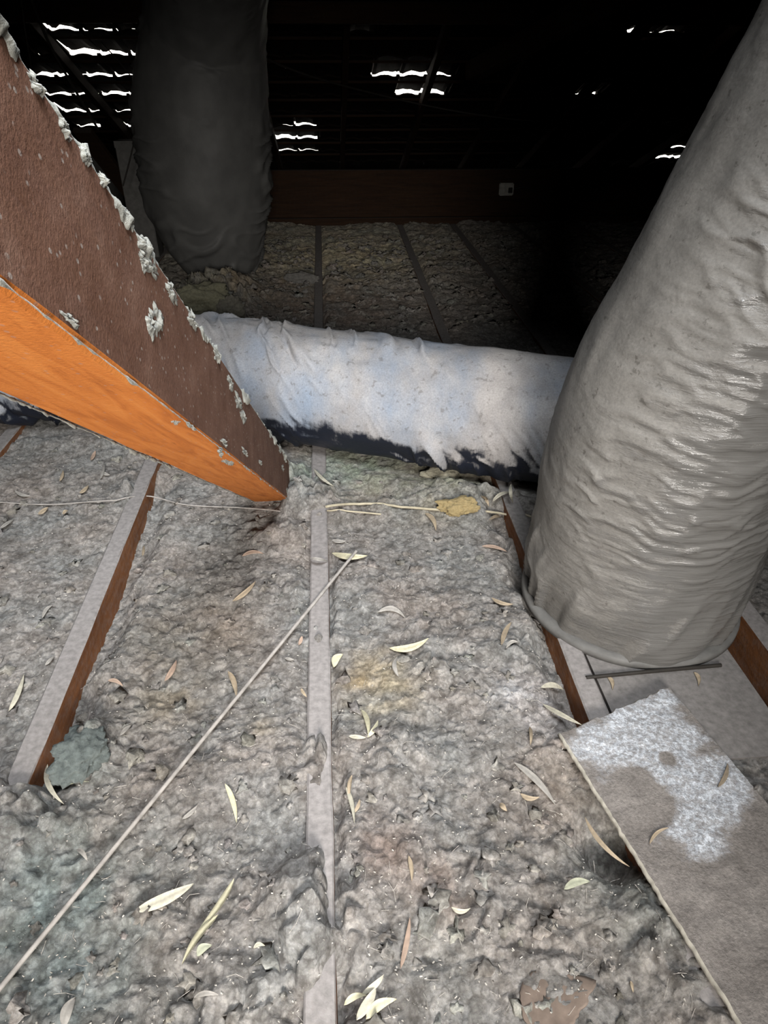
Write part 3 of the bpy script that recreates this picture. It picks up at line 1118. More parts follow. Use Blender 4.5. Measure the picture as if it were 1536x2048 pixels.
# lint stuck to the side and underside: pixel, along, across (metres), face
for q, (px, py, la, lb, face) in enumerate([(300, 527, .030, .014, 's'), (285, 520, .016, .010, 's'), (312, 640, .030, .020, 's'), (300, 650, .018, .014, 's'), (340, 585, .030, .012, 's'), (385, 640, .030, .012, 's'),
                                            (432, 715, .030, .010, 's'), (460, 765, .035, .013, 's'), (478, 805, .050, .018, 's'), (486, 832, .040, .016, 's'), (448, 885, .030, .007, 's'), (458, 925, .05, .010, 'u'), (440, 905, .02, .006, 's'),
                                            (490, 905, .040, .007, 's'), (520, 925, .030, .006, 's'), (560, 900, .05, .016, 's'), (565, 935, .05, .014, 's'), (575, 985, .06, .016, 's'), (350, 843, .012, .005, 'u'), (140, 640, .015, .004, 's'),
                                            (205, 362, .010, .006, 's'), (252, 435, .022, .009, 's'), (285, 490, .026, .009, 's'), (170, 312, .012, .008, 's'), (128, 258, .012, .006, 's'), (72, 172, .010, .006, 's')]):
    r = ray(px, py)
    nn, off = (s_r, SX1) if face == 's' else (s_n, SN0)
    t = off / (r @ nn)
    P = CAM + r * t
    loc = (P - CAM) @ np.stack([a_dir, s_r, s_n], 1)
    v = patch(la, lb, 0.0030, 300 + q)
    v = (v[:, [0, 2, 1]] * np.array([1, 1, 1]) if face == 's' else v * np.array([1, 1, -1])) + loc
    o = np_obj('lint_clump', v, PATCH_F, FLUFF, strut)
    o.matrix_local = INVS @ Mst


# ------------------------------------------------------------------ flexible ducts
def duct(name, ctrl, mat, wr, n=420, sides=220, parent=None, soft=0):
    """ctrl rows: x, y, z, radius; wr(s, ang, r, n) -> radial offset"""
    p, s = resample(catmull(ctrl, 24), n)
    if soft:
        q = np.vstack([2 * p[0] - p[soft:0:-1], p, 2 * p[-1] - p[-2:-soft - 2:-1]])
        win = np.hanning(2 * soft + 3)[1:-1]
        p = np.stack([np.convolve(q[:, i], win / win.sum(), 'valid') for i in range(4)], 1)
    t, u, w = frames(p[:, :3])
    a = np.arange(sides) / sides * 2 * np.pi
    Sg, Ag = np.meshgrid(s, a, indexing='ij')
    R = p[:, 3][:, None] + wr(Sg, Ag)
    v = p[:, None, :3] + R[..., None] * (np.cos(a)[None, :, None] * u[:, None, :] + np.sin(a)[None, :, None] * w[:, None, :])
    idx = np.arange(n * sides).reshape(n, sides)
    nx = np.roll(idx, -1, 1)
    F = np.stack([idx[:-1], nx[:-1], nx[1:], idx[1:]], -1).reshape(-1, 4)
    o = np_obj(name, v.reshape(-1, 3), F, mat, parent)
    return o, p, (t, u, w)


def cyl(A):
    return np.cos(A), np.sin(A)


def ridged(v, w):
    return np.clip(1 - np.abs(v) / w, 0, 1) ** 1.5


def wr_h(S, A):
    c, s = cyl(A)
    k = S + 0.13 * np.sin(A - 0.6)    # folds slant round the sleeve
    wob = 0.5 * fbm(c * 1.3, s * 1.3, S * 5, 3, 2)
    f1 = vnoise(k * 16 + wob, c * 0.55 + 4, s * 0.55, 11)
    f2 = vnoise(k * 42 + wob * 2, c * 1.2 + 7, s * 1.2, 13)
    m = sstep(-0.1, 0.55, vnoise(S * 4.0, c * 1.1, s * 1.1, 15) + 0.1)
    m2 = sstep(-0.2, 0.5, vnoise(S * 7.0, c * 1.4, s * 1.4, 19))
    d = 0.015 * ridged(f1, 0.24) * m - 0.010 * ridged(f1 - 0.25, 0.2) * m + 0.0055 * ridged(f2, 0.35) * m2
    d = d + 0.006 * fbm(c * 1.5, s * 1.5, S * 4, 17, 3)
    return d - 0.004 - 0.003 * np.abs(np.sin(S * 9.0))


t_ = tag(link(bpy.data.objects.new('flexible_duct', None)), 'fat flexible duct lying across the joists, pale dust on top and navy sleeve below', 'duct', 'flexible air ducts')
t_.location = (DH_A[0], DH_A[1], 0)
ctl = []
for P in DH_PTS:
    ctl.append((P[0] - t_.location[0], P[1] - t_.location[1], DH_Z + 0.003, DH_R))
duct('sleeve', ctl, DUCT_H, wr_h, 900, 200, t_, 40)
# collar of lint where it passes the standing duct
for ss, rr_, ww in ((1.455, 0.174, 0.010), (1.51, 0.172, 0.016)):
    ctl = []
    for q in np.linspace(0, 1, 5):
        P = DH_A + DH_D * (ss + ww * (q - .5) * 2)
        ctl.append((P[0] - t_.location[0], P[1] - t_.location[1], DH_Z + 0.003, rr_ + 0.006 * math.sin(math.pi * q)))
    duct('joint_band', ctl, FLUFF, lambda S, A: 0.002 * fbm(np.cos(A) * 6, np.sin(A) * 6, S * 40, 5, 3), 14, 120, t_)


def wr_r(S, A):
    c, s = cyl(A)
    side = 0.5 + 0.5 * np.cos(A - WR_ANG)            # 1 on the flank that looks right
    rings = ridged(vnoise(S * 38 + 1.8 * vnoise(c * 2.2, s * 2.2, S * 3, 5), c * 1.8, s * 1.8, 21), 0.4)
    rings2 = ridged(vnoise(S * 85 + 1.8 * vnoise(c * 3, s * 3, S * 5, 6), c * 2.6, s * 2.6, 23), 0.45)
    band = sstep(0.12, 0.45, S) * sstep(0.35, 0.85, side)
    d = (0.0075 * rings * sstep(-0.2, 0.4, vnoise(c * 2.5, s * 2.5, S * 5, 41)) + 0.0042 * rings2) * (0.10 + 0.90 * band)
    # gathered pleats above the collar, running up the sleeve on a slant
    low = 1 - sstep(0.05, 0.28, S)
    pl = ridged(vnoise(A * 4.2 / 1.0 + S * 6, S * 4.0, 0.5, 27), 0.5) * np.ones_like(S)
    d = d + low * sstep(0.0, 0.04, S) * 0.016 * pl
    d = d + 0.004 * fbm(c * 2, s * 2, S * 6, 29, 3)
    return d


WR_ANG = 0.0
t_ = tag(link(bpy.data.objects.new('flexible_duct', None)), 'shiny grey flexible duct standing on a collar and leaning up under the roof', 'duct', 'flexible air ducts')
t_.location = (BASE[0], BASE[1], 0)
ctl = np.array([(.600, 1.120, -.004, .196), (.594, 1.105, .13, .211), (.583, 1.078, .28, .212), (.572, 1.040, .42, .198), (.580, 1.006, .58, .184), (.665, .985, .80, .184), (.821, .961, 1.2, .195), (1.10, .80, 1.75, .2), (1.5, .45, 2.2, .2)])
ctl[:, :2] -= BASE
p_, s_ = resample(catmull(ctl, 24), 700)
tt_, uu_, ww_ = frames(p_[:, :3])
# angle of the flank that faces right and towards the room
dv = np.array([0.30, -0.90, 0.0])
i_ = 120
WR_ANG = math.atan2(dv @ ww_[i_], dv @ uu_[i_])
duct('sleeve', ctl, DUCT_R, wr_r, 700, 260, t_, 60)


def ring_mesh(name, r0, r1, z0, z1, mat, parent, n=96):
    prof = [(r0, z0), (r1, z0), (r1, z1 * 0.7 + z0 * 0.3), (r1 - 0.003, z1), (r0, z1)]
    a = np.arange(n) / n * 2 * np.pi
    V = np.array([[(r * math.cos(t), r * math.sin(t), z) for (r, z) in prof] for t in a])
    m = len(prof)
    F = []
    for i in range(n):
        k = (i + 1) % n
        for j in range(m):
            l = (j + 1) % m
            F.append((i * m + j, k * m + j, k * m + l, i * m + l))
    return np_obj(name, V.reshape(-1, 3), F, mat, parent)


COLLAR = m_plain('grey_collar_rubber', (0.20, 0.195, 0.185), 0.7, 0.2, 40)
ring_mesh('collar', 0.188, 0.221, -0.004, 0.012, COLLAR, t_)


def wr_l(S, A):
    c, s = cyl(A)
    f = ridged(vnoise(S * 16 + A * 0.8 + 0.6 * vnoise(c * 2, s * 2, S * 3, 5), c * 1.2, s * 1.2, 33), 0.4)
    return 0.022 * f * sstep(-0.3, 0.4, vnoise(c * 1.1, s * 1.1, S * 2, 35)) + 0.006 * fbm(c * 2, s * 2, S * 5, 37, 3) - 0.006


t_ = tag(link(bpy.data.objects.new('flexible_duct', None)), 'wide charcoal flexible duct standing in the dim far part behind the strut', 'duct', 'flexible air ducts')
t_.location = (-0.56, 3.9, 0)
ctl = np.array([(-.545, 3.90, -.01, .16), (-.56, 3.90, .06, .215), (-.60, 3.90, .26, .290), (-.605, 3.90, .50, .322), (-.58, 3.9, .8, .318), (-.50, 3.82, 1.12, .27), (-.35, 3.4, 1.42, .22), (-.2, 2.7, 1.65, .2), (0, 1.8, 2.0, .2)])
ctl[:, :2] -= np.array([-0.56, 3.9])
duct('sleeve', ctl, DUCT_L, wr_l, 420, 160, t_)

# ------------------------------------------------------------------ sheet under the standing duct
bm = bmesh.new()
box(bm, 0.458, 0.735, 0.70, 1.345, -0.022, -0.004)
o = bm_obj('duct_base_sheet', bm, PLATE)
# lies on a noggin and packs between the joists
tag(o, 'dusty grey sheet under the foot of the shiny standing duct', 'sheet')
pa, pb = gp(1172, 1356, 0.0), gp(1442, 1331, 0.0)
o = tube('upstand', [(pa[0], pa[1], 0.001), ((pa[0] + pb[0]) / 2, (pa[1] + pb[1]) / 2, 0.002), (pb[0], pb[1], 0.001)], 0.0035, WIRE, o, 8)

# ------------------------------------------------------------------ plasterboard offcut
board = tag(link(bpy.data.objects.new('plasterboard_offcut', None)), 'offcut of plasterboard with a broken white edge and spilled white powder', 'board')
NB, ML = 60, 150
TH = 0.010
us = np.linspace(0, 1, NB)
vsn = np.linspace(0, 1, ML)
Vt = np.zeros((ML, NB, 3))
pw = np.zeros((ML, NB))
board.location = bd0 - np.array([0, 0, TH])
# where the powder lies: pixel, radius
PW = [(1215, 1490, .06), (1255, 1450, .06), (1300, 1430, .07), (1330, 1560, .05), (1440, 1560, .06), (1370, 1640, .05), (1300, 1500, .06), (1350, 1530, .055), (1390, 1580, .05), (1400, 1630, .045), (1360, 1470, .05), (1410, 1680, .035), (1440, 1610, .04), (1170, 1500, .025), (1330, 1400, .03)]
PN = [(1300, 1590, .030), (1275, 1560, .018), (1335, 1517, .014), (1310, 1620, .02)]
for i, v in enumerate(vsn):
    L = v * BL
    for j, u_ in enumerate(us):
        x = u_ * BW
        jag = 0.0010 * float(vnoise(L * 160, 1.3, 0, 5)) * (1 - min(1, x / 0.01))
        jag2 = 0.003 * float(vnoise(x * 120, 8.3, 0, 6)) * (1 - min(1, L / 0.01))
        p = BU * (x + jag) + BVv * (L + jag2)
        z = 0.0011 * float(vnoise(x * 60, L * 60, 0, 7)) + 0.0008 * float(vnoise(x * 200, L * 200, 0, 8))
        Vt[i, j] = (p[0], p[1], TH + z)
        wp = (p[0] + bd0[0], p[1] + bd0[1])
        e = 0
        for px, py, r in PW:
            g = gp(px, py, BD_Z)
            e = max(e, math.exp(-((wp[0] - g[0]) ** 2 + (wp[1] - g[1]) ** 2) / r ** 2 * 1.2))
        for px, py, r in PN:
            g = gp(px, py, BD_Z)
            e -= 1.2 * math.exp(-((wp[0] - g[0]) ** 2 + (wp[1] - g[1]) ** 2) / r ** 2)
        pw[i, j] = max(0, e)
top = Vt.reshape(-1, 3)
idx = np.arange(ML * NB).reshape(ML, NB)
F = np.stack([idx[:-1, :-1], idx[1:, :-1], idx[1:, 1:], idx[:-1, 1:]], -1).reshape(-1, 4)
face = np_obj('paper_face', top, F, BOARD, board)
at = face.data.attributes.new('powder', 'FLOAT', 'POINT')
at.data.foreach_set('value', pw.astype(np.float32).ravel())
# broken gypsum core: sides and underside
loop = list(idx[0, :]) + list(idx[1:, -1]) + list(idx[-1, -2::-1]) + list(idx[-2:0:-1, 0])
m = len(loop)
lay = []
for kk, (dz, out) in enumerate(((0.0, 0.0), (-0.25, 0.0014), (-0.6, 0.0018), (-1.0, 0.0005))):
    ring = top[loop].copy()
    cen = ring.mean(0)
    tang = np.roll(ring, -1, 0) - np.roll(ring, 1, 0)
    nrm = np.stack([tang[:, 1], -tang[:, 0], np.zeros(m)], 1)
    nrm /= np.linalg.norm(nrm, axis=1)[:, None] + 1e-9
    if np.mean(np.sum(nrm * (ring - cen), 1)) < 0:
        nrm = -nrm
    ar = np.arange(m)
    ring = ring + nrm * (out * (1 + 0.5 * vnoise(ar * 0.9, kk * 3.1, 0, 9)) + (0.0008 if kk else 0))[:, None]
    ring[:, 2] += dz * TH
    lay.append(ring)
Vc = np.vstack(lay + [np.array([[*cen[:2], 0.0]])])
Fc = []
for kk in range(3):
    for i in range(m):
        k = (i + 1) % m
        Fc.append((kk * m + i, kk * m + k, (kk + 1) * m + k, (kk + 1) * m + i))
np_obj('gypsum_core', Vc, Fc, EDGE, board)

# ------------------------------------------------------------------ cables
def hdil(x, y, r=0.008):
    o = np.array([(a * r, b * r) for a in (-1, -.5, 0, .5, 1) for b in (-1, -.5, 0, .5, 1)])
    x = np.atleast_1d(x)
    y = np.atleast_1d(y)
    return hfun(x[:, None] + o[:, 0], y[:, None] + o[:, 1]).max(1)


o = tube('cable', [(*CB_A, 0.0045), (*(CB_A * .5 + CB_B * .5), 0.0045), (*CB_B, 0.004)], 0.0034, CABLE, None, 10)
tag(o, 'long straight grey cable stretched diagonally over the central joist', 'cable')


def ground_cable(name, pix, r, mat, label, cat='cable', dz=0.0):
    pts = []
    for px, py in pix:
        g = gp(px, py, 0.0)
        for _ in range(3):
            z = float(hdil(g[0], g[1], 0.006)[0])
            g = gp(px, py, max(z, -0.02) + r * 0.5 + dz)
        pts.append(g)
    pts = catmull(pts, 6)
    z = pts[:, 2]
    kz = np.convolve(np.pad(z, 3, mode='edge'), np.ones(7) / 7, 'valid')
    zz = np.maximum(kz, hdil(pts[:, 0], pts[:, 1], 0.003) + r * 0.2)
    pts[:, 2] = np.convolve(np.pad(zz, 1, mode='edge'), np.ones(3) / 3, 'valid')
    o = tube(name, pts, r, mat, None, 8, 2)
    return tag(o, label, cat)


ground_cable('thin_wire', [(-40, 1002), (60, 1008), (150, 1008), (232, 996), (300, 996), (380, 1010), (470, 1016), (560, 1020)], 0.0017, CABLE, 'thin grey wire crossing the fill below the orange strut')
ground_cable('twin_cable', [(652, 1008), (720, 1011), (800, 1014), (870, 1018), (905, 1020)], 0.0034, STRAW, 'cream cable on the fill running up to the yellow wool tuft')
ground_cable('twin_cable', [(654, 1021), (700, 1023), (762, 1028)], 0.0022, STRAW, 'short thin cream cable lying beside the longer cream cable')
ground_cable('twin_cable', [(972, 1022), (1000, 1027), (1025, 1031), (1062, 1033)], 0.0030, STRAW, 'short cream cable end between yellow tuft and standing duct')


# wool tufts of another colour
def tuft(name, px, py, rx, ry, rz, mat, label, seed):
    g = gp(px, py, 0.0)
    z = float(hfun(g[0], g[1]))
    g = gp(px, py, z + rz * 0.4)
    v = lump((0, 0, 0), 1.0, 1.0, seed, ICO4, 0.38, 1.5)
    n2 = fbm(v[:, 0] * 6, v[:, 1] * 6, v[:, 2] * 6, seed + 3, 3)
    v = v * (1 + 0.05 * n2 + 0.06 * fbm(v[:, 0] * 17, v[:, 1] * 17, v[:, 2] * 17, seed + 9, 2))[:, None] * np.array([rx, ry, rz])
    o = np_obj(name, v, ICO4F, mat)
    o.location = (g[0], g[1], z + rz * 0.3)
    return tag(o, label, 'wool tuft')


tuft('wool_tuft', 915, 1012, 0.050, 0.024, 0.020, YELLOW, 'yellow tuft of wool lying over the cream cables', 71)
tuft('wool_tuft', 162, 1500, 0.040, 0.046, 0.022, TEAL, 'dull teal tuft of wool beside the orange-brown joist flank', 75)
tuft('wool_tuft', 885, 948, 0.045, 0.03, 0.018, m_fluff('cream_wool', (0.46, 0.43, 0.33)), 'cream tuft of wool tucked against the lying duct', 79)
tuft('wool_tuft', 405, 600, 0.11, 0.10, 0.06, m_fluff('straw_wool', (0.42, 0.40, 0.28)), 'ragged straw-coloured tuft at the foot of the charcoal duct', 83)
tuft('wool_tuft', 463, 618, 0.05, 0.05, 0.05, m_fluff('pale_wool', (0.30, 0.28, 0.23)), 'small pale wool tuft behind the lying duct, beside the strut', 87)
tuft('wool_tuft', 600, 560, 0.08, 0.05, 0.03, m_fluff('white_scrap', (0.32, 0.31, 0.29)), 'pale grey scrap on the shade-tinted fill behind the lying duct', 89)

# ------------------------------------------------------------------ gum leaves
PALE, YEL, TAN, GREY, PINK, GREEN, BROWN = (0.55, 0.52, 0.42), (0.61, 0.57, 0.40), (0.42, 0.34, 0.24), (0.36, 0.34, 0.31), (0.42, 0.31, 0.24), (0.40, 0.41, 0.31), (0.27, 0.22, 0.16)
LB = {'lj': 'outside the bare-flanked joist', 'lb': 'between bare-flanked and central joists', 'rb': 'between central joist and standing duct', 'st': 'in the nook between the two ducts'}
# x0, y0, x1, y1 (tips, pixels), bow, widest (pixels), colour, label or key
LEAVES = [(29, 980, 61, 991, 6, 6, GREY, 'lj'), (159, 986, 177, 970, 3, 7, TAN, 'lj'), (76, 1028, 96, 1014, 3, 8, TAN, 'lj'), (125, 1028, 136, 1021, 1, 6, TAN, 'lj'), (200, 958, 208, 925, 3, 6, GREY, 'lj'), (204, 945, 220, 950, 2, 6, GREY, 'lj'),
          (0, 1056, 28, 1038, 3, 6, GREY, 'lj'), (181, 920, 191, 901, 2, 7, PINK, 'lj'), (119, 962, 126, 940, 3, 6, TAN, 'lj'), (84, 1236, 105, 1210, -2, 7, GREY, 'lj'),
          (17, 1422, 48, 1348, 5, 10, PALE, 'long pale leaf on the fill outside the bare-flanked joist'),
          (216, 1361, 246, 1372, -3, 8, PINK, 'lb'), (329, 1362, 353, 1320, 5, 10, PINK, 'lb'), (465, 1202, 511, 1162, 6, 9, TAN, 'lb'), (484, 1112, 527, 1107, -3, 7, PINK, 'lb'),
          (456, 1342, 473, 1395, -4, 11, TAN, 'tan leaf with its tip against the diagonal cable'),
          (95, 1528, 128, 1608, 14, 12, PALE, 'curved pale leaf beside the teal wool tuft'), (132, 1570, 178, 1563, -3, 8, GREEN, 'short greenish leaf lying against the curved pale leaf'),
          (450, 1567, 473, 1645, -5, 11, YEL, 'pale yellow leaf between the diagonal cable and the central joist'), (364, 1638, 395, 1610, 4, 8, GREY, 'lb'), (602, 1377, 614, 1394, 2, 6, TAN, 'lb'), (597, 1290, 604, 1272, 2, 7, PINK, 'lb'), (570, 1316, 588, 1319, 2, 6, GREY, 'lb'),
          (619, 1116, 656, 1122, 1, 6, GREY, 'small grey leaf laid across the central joist'), (664, 1106, 735, 1111, 6, 12, YEL, 'bright yellow leaf at the end of the diagonal cable'),
          (664, 1080, 692, 1082, 4, 7, GREY, 'rb'), (850, 1026, 872, 1061, -6, 9, TAN, 'tan curled leaf below the yellow wool tuft'), (983, 1195, 1027, 1208, 7, 7, TAN, 'rb'), (755, 1224, 811, 1236, -10, 10, GREY, 'arched grey leaf in the middle of the bay right of the central joist'),
          (779, 1296, 857, 1276, 12, 14, YEL, 'bright pale broad leaf with a bent tail in the bay right of the central joist'), (667, 1334, 686, 1308, -5, 15, YEL, 'stubby pale yellow leaf against the flank of the central joist'),
          (797, 1353, 796, 1312, -8, 9, GREY, 'rb'), (723, 1419, 737, 1474, -5, 10, YEL, 'pale leaf of a three-leaved sprig, the longest'), (735, 1474, 756, 1440, 4, 9, YEL, 'pale leaf of a three-leaved sprig, upright one'), (698, 1472, 732, 1475, 3, 8, PALE, 'pale leaf of a three-leaved sprig, lying flat towards the joist'),
          (1003, 1290, 1023, 1244, -3, 10, TAN, 'upright tan leaf in front of the standing duct'), (1012, 1296, 1037, 1284, -4, 7, GREY, 'rb'), (962, 992, 978, 1013, -2, 7, TAN, 'st'), (985, 1003, 1022, 984, -4, 7, PALE, 'st'), (1022, 968, 1026, 1006, 3, 7, PALE, 'st'), (978, 1040, 1010, 1034, -3, 6, TAN, 'st'),
          (964, 1092, 1014, 1103, -2, 6, PINK, 'rb'), (628, 938, 667, 972, 5, 6, PALE, 'slim pale leaf lying in front of the dusty lying duct'),
          (704, 1550, 699, 1600, 3, 8, TAN, 'tan leaf in a crossed clump beside the central joist'), (692, 1574, 709, 1646, -3, 9, PALE, 'long pale leaf in a crossed clump beside the central joist'), (707, 1626, 719, 1597, 4, 7, TAN, 'short tan leaf in a crossed clump beside the central joist'),
          (1029, 1525, 1111, 1609, -5, 13, GREY, 'long straight grey leaf beside the plasterboard edge'), (1041, 1587, 1079, 1594, 8, 10, TAN, 'small folded tan leaf under the long straight grey leaf'), (1059, 1453, 1061, 1490, -2, 7, TAN, 'rb'),
          (1082, 1374, 1127, 1379, -3, 11, PALE, 'white leaf on the joist in front of the standing duct'), (1086, 1408, 1163, 1449, 5, 9, PALE, 'long white leaf reaching over the corner of the plasterboard'),
          (1170, 1634, 1259, 1733, 14, 9, TAN, 'long curved tan leaf over the dark hole by the plasterboard'), (1128, 1778, 1180, 1763, -5, 17, GREEN, 'broad blunt green-grey leaf beside the plasterboard'),
          (1299, 1688, 1338, 1655, -7, 7, TAN, 'BDcurled tan leaf lying on the plasterboard'), (1436, 1574, 1455, 1526, 6, 10, BROWN, 'BDdark brown leaf lying on the plasterboard'),
          (1214, 1352, 1225, 1380, -5, 8, TAN, 'SHcurled leaf on the grey sheet near its joist'), (1388, 1344, 1397, 1372, -5, 8, TAN, 'SHcurled leaf on the grey sheet below the duct collar'),
          (270, 1823, 387, 1767, 5, 24, PALE, 'largest leaf, broad silver-white, below the diagonal cable'), (468, 1757, 390, 1869, -8, 12, YEL, 'slender yellow leaf in a pair below the diagonal cable'), (436, 1829, 364, 1928, 5, 13, YEL, 'pale yellow leaf, lower of a slender pair'),
          (394, 1912, 424, 1890, -5, 17, GREEN, 'short broad leaf stuck to the slender yellow pair'), (388, 1995, 438, 1990, -4, 11, GREY, 'lb'), (126, 2056, 151, 1994, -3, 22, GREY, 'broad grey leaf under the near end of the diagonal cable'), (153, 1698, 175, 1722, -3, 10, GREY, 'lb'), (507, 1896, 530, 1891, -2, 9, PALE, 'lb'),
          (801, 1937, 820, 1833, 3, 11, PINK, 'straight pinkish-brown leaf standing out near the brown card'), (688, 2010, 734, 1990, -4, 14, YEL, 'pale leaf in a heap of four beside the central joist, flat one'), (724, 1988, 768, 1949, 5, 13, PALE, 'pale leaf in a heap of four beside the central joist, upper one'),
          (713, 2040, 752, 1974, 4, 20, PALE, 'broad pale leaf in a heap of four beside the central joist'), (732, 2038, 793, 1998, -8, 22, YEL, 'rounded yellow leaf in a heap of four beside the central joist'), (817, 1711, 824, 1762, -2, 9, TAN, 'rb'), (903, 1814, 941, 1816, 12, 10, PALE, 'hooked pale leaf in the bay right of the central joist'),
          (1261, 1962, 1267, 1985, 1, 6, TAN, 'tiny tan leaf beside the brown card scrap'), (1000, 1606, 1014, 1622, 2, 10, TAN, 'rb'), (240, 1470, 262, 1450, 2, 8, GREY, 'lb'), (285, 1112, 288, 1090, 1, 6, TAN, 'lb'), (395, 1095, 420, 1090, 2, 5, GREY, 'lb'), (90, 1330, 108, 1312, 2, 6, GREY, 'lj')]


def leaf(x0, y0, x1, y1, bow, wid, col, label):
    L = math.hypot(x1 - x0, y1 - y0)
    dx_, dy_ = (x1 - x0) / L, (y1 - y0) / L
    nx_, ny_ = -dy_, dx_
    n = 11
    ts = np.linspace(0, 1, n)
    surf = None
    if label.startswith('BD'):
        surf, label = BD_Z + 0.0015, label[2:]
    elif label.startswith('SH'):
        surf, label = -0.003, label[2:]
    cen, wl, wr_ = [], [], []
    for t in ts:
        b = bow * 4 * t * (1 - t)
        w = wid * 0.5 * max(0.05, (math.sin(math.pi * min(1, t ** 0.8)) ** 0.75))
        cen.append((x0 + (x1 - x0) * t + nx_ * b, y0 + (y1 - y0) * t + ny_ * b))
        wl.append((cen[-1][0] + nx_ * w, cen[-1][1] + ny_ * w))
        wr_.append((cen[-1][0] - nx_ * w, cen[-1][1] - ny_ * w))
    if surf is None:
        g = np.array([gp(*c) for c in cen])
        z = hdil(g[:, 0], g[:, 1], 0.006)
        k = np.polyfit(ts, z, 2)
        zs = np.polyval(k, ts)
        zs += max(0.0, float(np.percentile(z - zs, 97))) + 0.002
        # never sink through a joist top
        for nme in J:
            on = np.abs(g[:, 0] - (J[nme][0] + J[nme][1] * g[:, 1])) < JW / 2 + 0.003
            if on.any():
                zs = zs + max(0.0, float((0.0015 - zs[on]).max()))
        ins_b = []
    else:
        zs = np.full(n, surf)
    # leaves over the corner of the board ride on it
    if 'reaching over the corner' in label:
        zs = np.linspace(zs[0], BD_Z + 0.003, n)
    if 'dark hole' in label:
        zs = np.full(n, max(zs[0], zs[-1], -0.004))
    curl = 0.002 + 0.003 * random.random()
    V = []
    for i in range(n):
        up = curl * math.sin(math.pi * ts[i]) * (0.3 if surf else 1)
        a, b, c = gp(*wl[i], zs[i] + 0.0012), gp(*cen[i], zs[i]), gp(*wr_[i], zs[i] + 0.0012)
        for q in (a, b, c):
            q[2] += up
            V.append(q)
    V = np.array(V)
    th = np.array([0, 0, -0.0006])
    V = np.vstack([V, V + th])
    F = []
    o = n * 3
    for i in range(n - 1):
        for j in (0, 1):
            a = i * 3 + j
            F.append((a, a + 1, a + 4, a + 3))
            F.append((o + a, o + a + 3, o + a + 4, o + a + 1))
        for j in (0, 2):
            a = i * 3 + j
            F.append((a, a + 3, o + a + 3, o + a))
    for e in (0, (n - 1) * 3):
        F += [(e, e + 1, o + e + 1, o + e), (e + 1, e + 2, o + e + 2, o + e + 1)]
    c0 = V.mean(0)
    c0[2] = V[:, 2].min()
    ob = np_obj('gum_leaf', V - c0, F, LEAF)
    ob.location = c0
    jt = 1 + 0.12 * (random.random() - 0.5)
    jt *= 0.72
    ob.color = (col[0] * jt, col[1] * jt, col[2] * jt, 1)
    if label in LB:
        far_ = 1400.0 / max(300.0, (y0 + y1) / 2 - 130)
        ln = L * far_
        size = 'tiny' if ln < 32 else 'short' if ln < 52 else 'longer'
        cname = {PALE: 'pale', YEL: 'yellow', TAN: 'tan', GREY: 'grey', PINK: 'pinkish', GREEN: 'greenish', BROWN: 'brown'}[col]
        form = 'straight' if abs(bow) / L < 0.09 else 'curved' if abs(bow) / L < 0.16 else 'hooked'
        mx, my = (x0 + x1) / 2, (y0 + y1) / 2
        if label == 'lj':
            suf = ', behind the thin wire' if my < 985 else ', by the thin wire' if my < 1060 else ', well clear of the wire'
        elif label == 'lb':
            cd = abs((mx - 705) * 865 + (my - 1110) * 705) / 1116
            suf = ', below the strut' if my < 1150 else ', beside the cable' if cd < 110 else ', away from the cable'
        elif label == 'rb':
            suf = ', nearer the joist' if mx < 820 else ', nearer the duct' if my < 1400 else ', nearer the plasterboard'
        else:
            suf = ''
        label = '%s %s %s leaf %s%s' % (size, cname, form, LB[label], suf)
    return tag(ob, label, 'leaf', 'dry leaves on the insulation')


for L_ in LEAVES:
    leaf(*L_)

# ------------------------------------------------------------------ scrap of card in the fill
pix = [(1040, 1978), (1062, 1940), (1092, 1926), (1150, 1938), (1196, 1950), (1180, 1985), (1165, 2012), (1120, 2046), (1085, 2050), (1052, 2030)]
P = np.array([gp(*q, 0.0) for q in pix])
zc = float(np.percentile(hfun(P[:, 0], P[:, 1]), 50)) + 0.001
c0 = P.mean(0)
NRC, NTC = 10, 72
ang = np.arange(NTC) / NTC * 2 * np.pi
Q = P[:, :2] - c0[:2]
qa = np.arctan2(Q[:, 1], Q[:, 0])
od = np.argsort(qa)
qr = np.hypot(Q[:, 0], Q[:, 1])
rad = np.interp((ang + np.pi) % (2 * np.pi) - np.pi, qa[od], qr[od], period=2 * np.pi) * (1 + 0.05 * fbm(np.cos(ang) * 5, np.sin(ang) * 5, 0, 7, 3))
rho = np.linspace(0.02, 1, NRC)[:, None]
cxx, cyy = rho * rad * np.cos(ang), rho * rad * np.sin(ang)
czz = 0.0035 * fbm(cxx * 22, cyy * 22, 0, 9, 3) + 0.002
tp = np.stack([cxx, cyy, czz], -1).reshape(-1, 3)
bt = tp - np.array([0, 0, 0.0025])
nq = NRC * NTC
Fq = []
for i in range(NRC - 1):
    for j in range(NTC):
        k = (j + 1) % NTC
        q4 = (i * NTC + j, (i + 1) * NTC + j, (i + 1) * NTC + k, i * NTC + k)
        Fq += [q4, tuple(nq + v for v in q4[::-1])]
for j in range(NTC):
    k = (j + 1) % NTC
    e = (NRC - 1) * NTC
    Fq.append((e + j, nq + e + j, nq + e + k, e + k))
o = np_obj('card_scrap', np.vstack([tp, bt]), Fq, PAPER)
o.location = (c0[0], c0[1], zc)
tag(o, 'reddish-brown scrap of card half sunk in the fill', 'scrap')

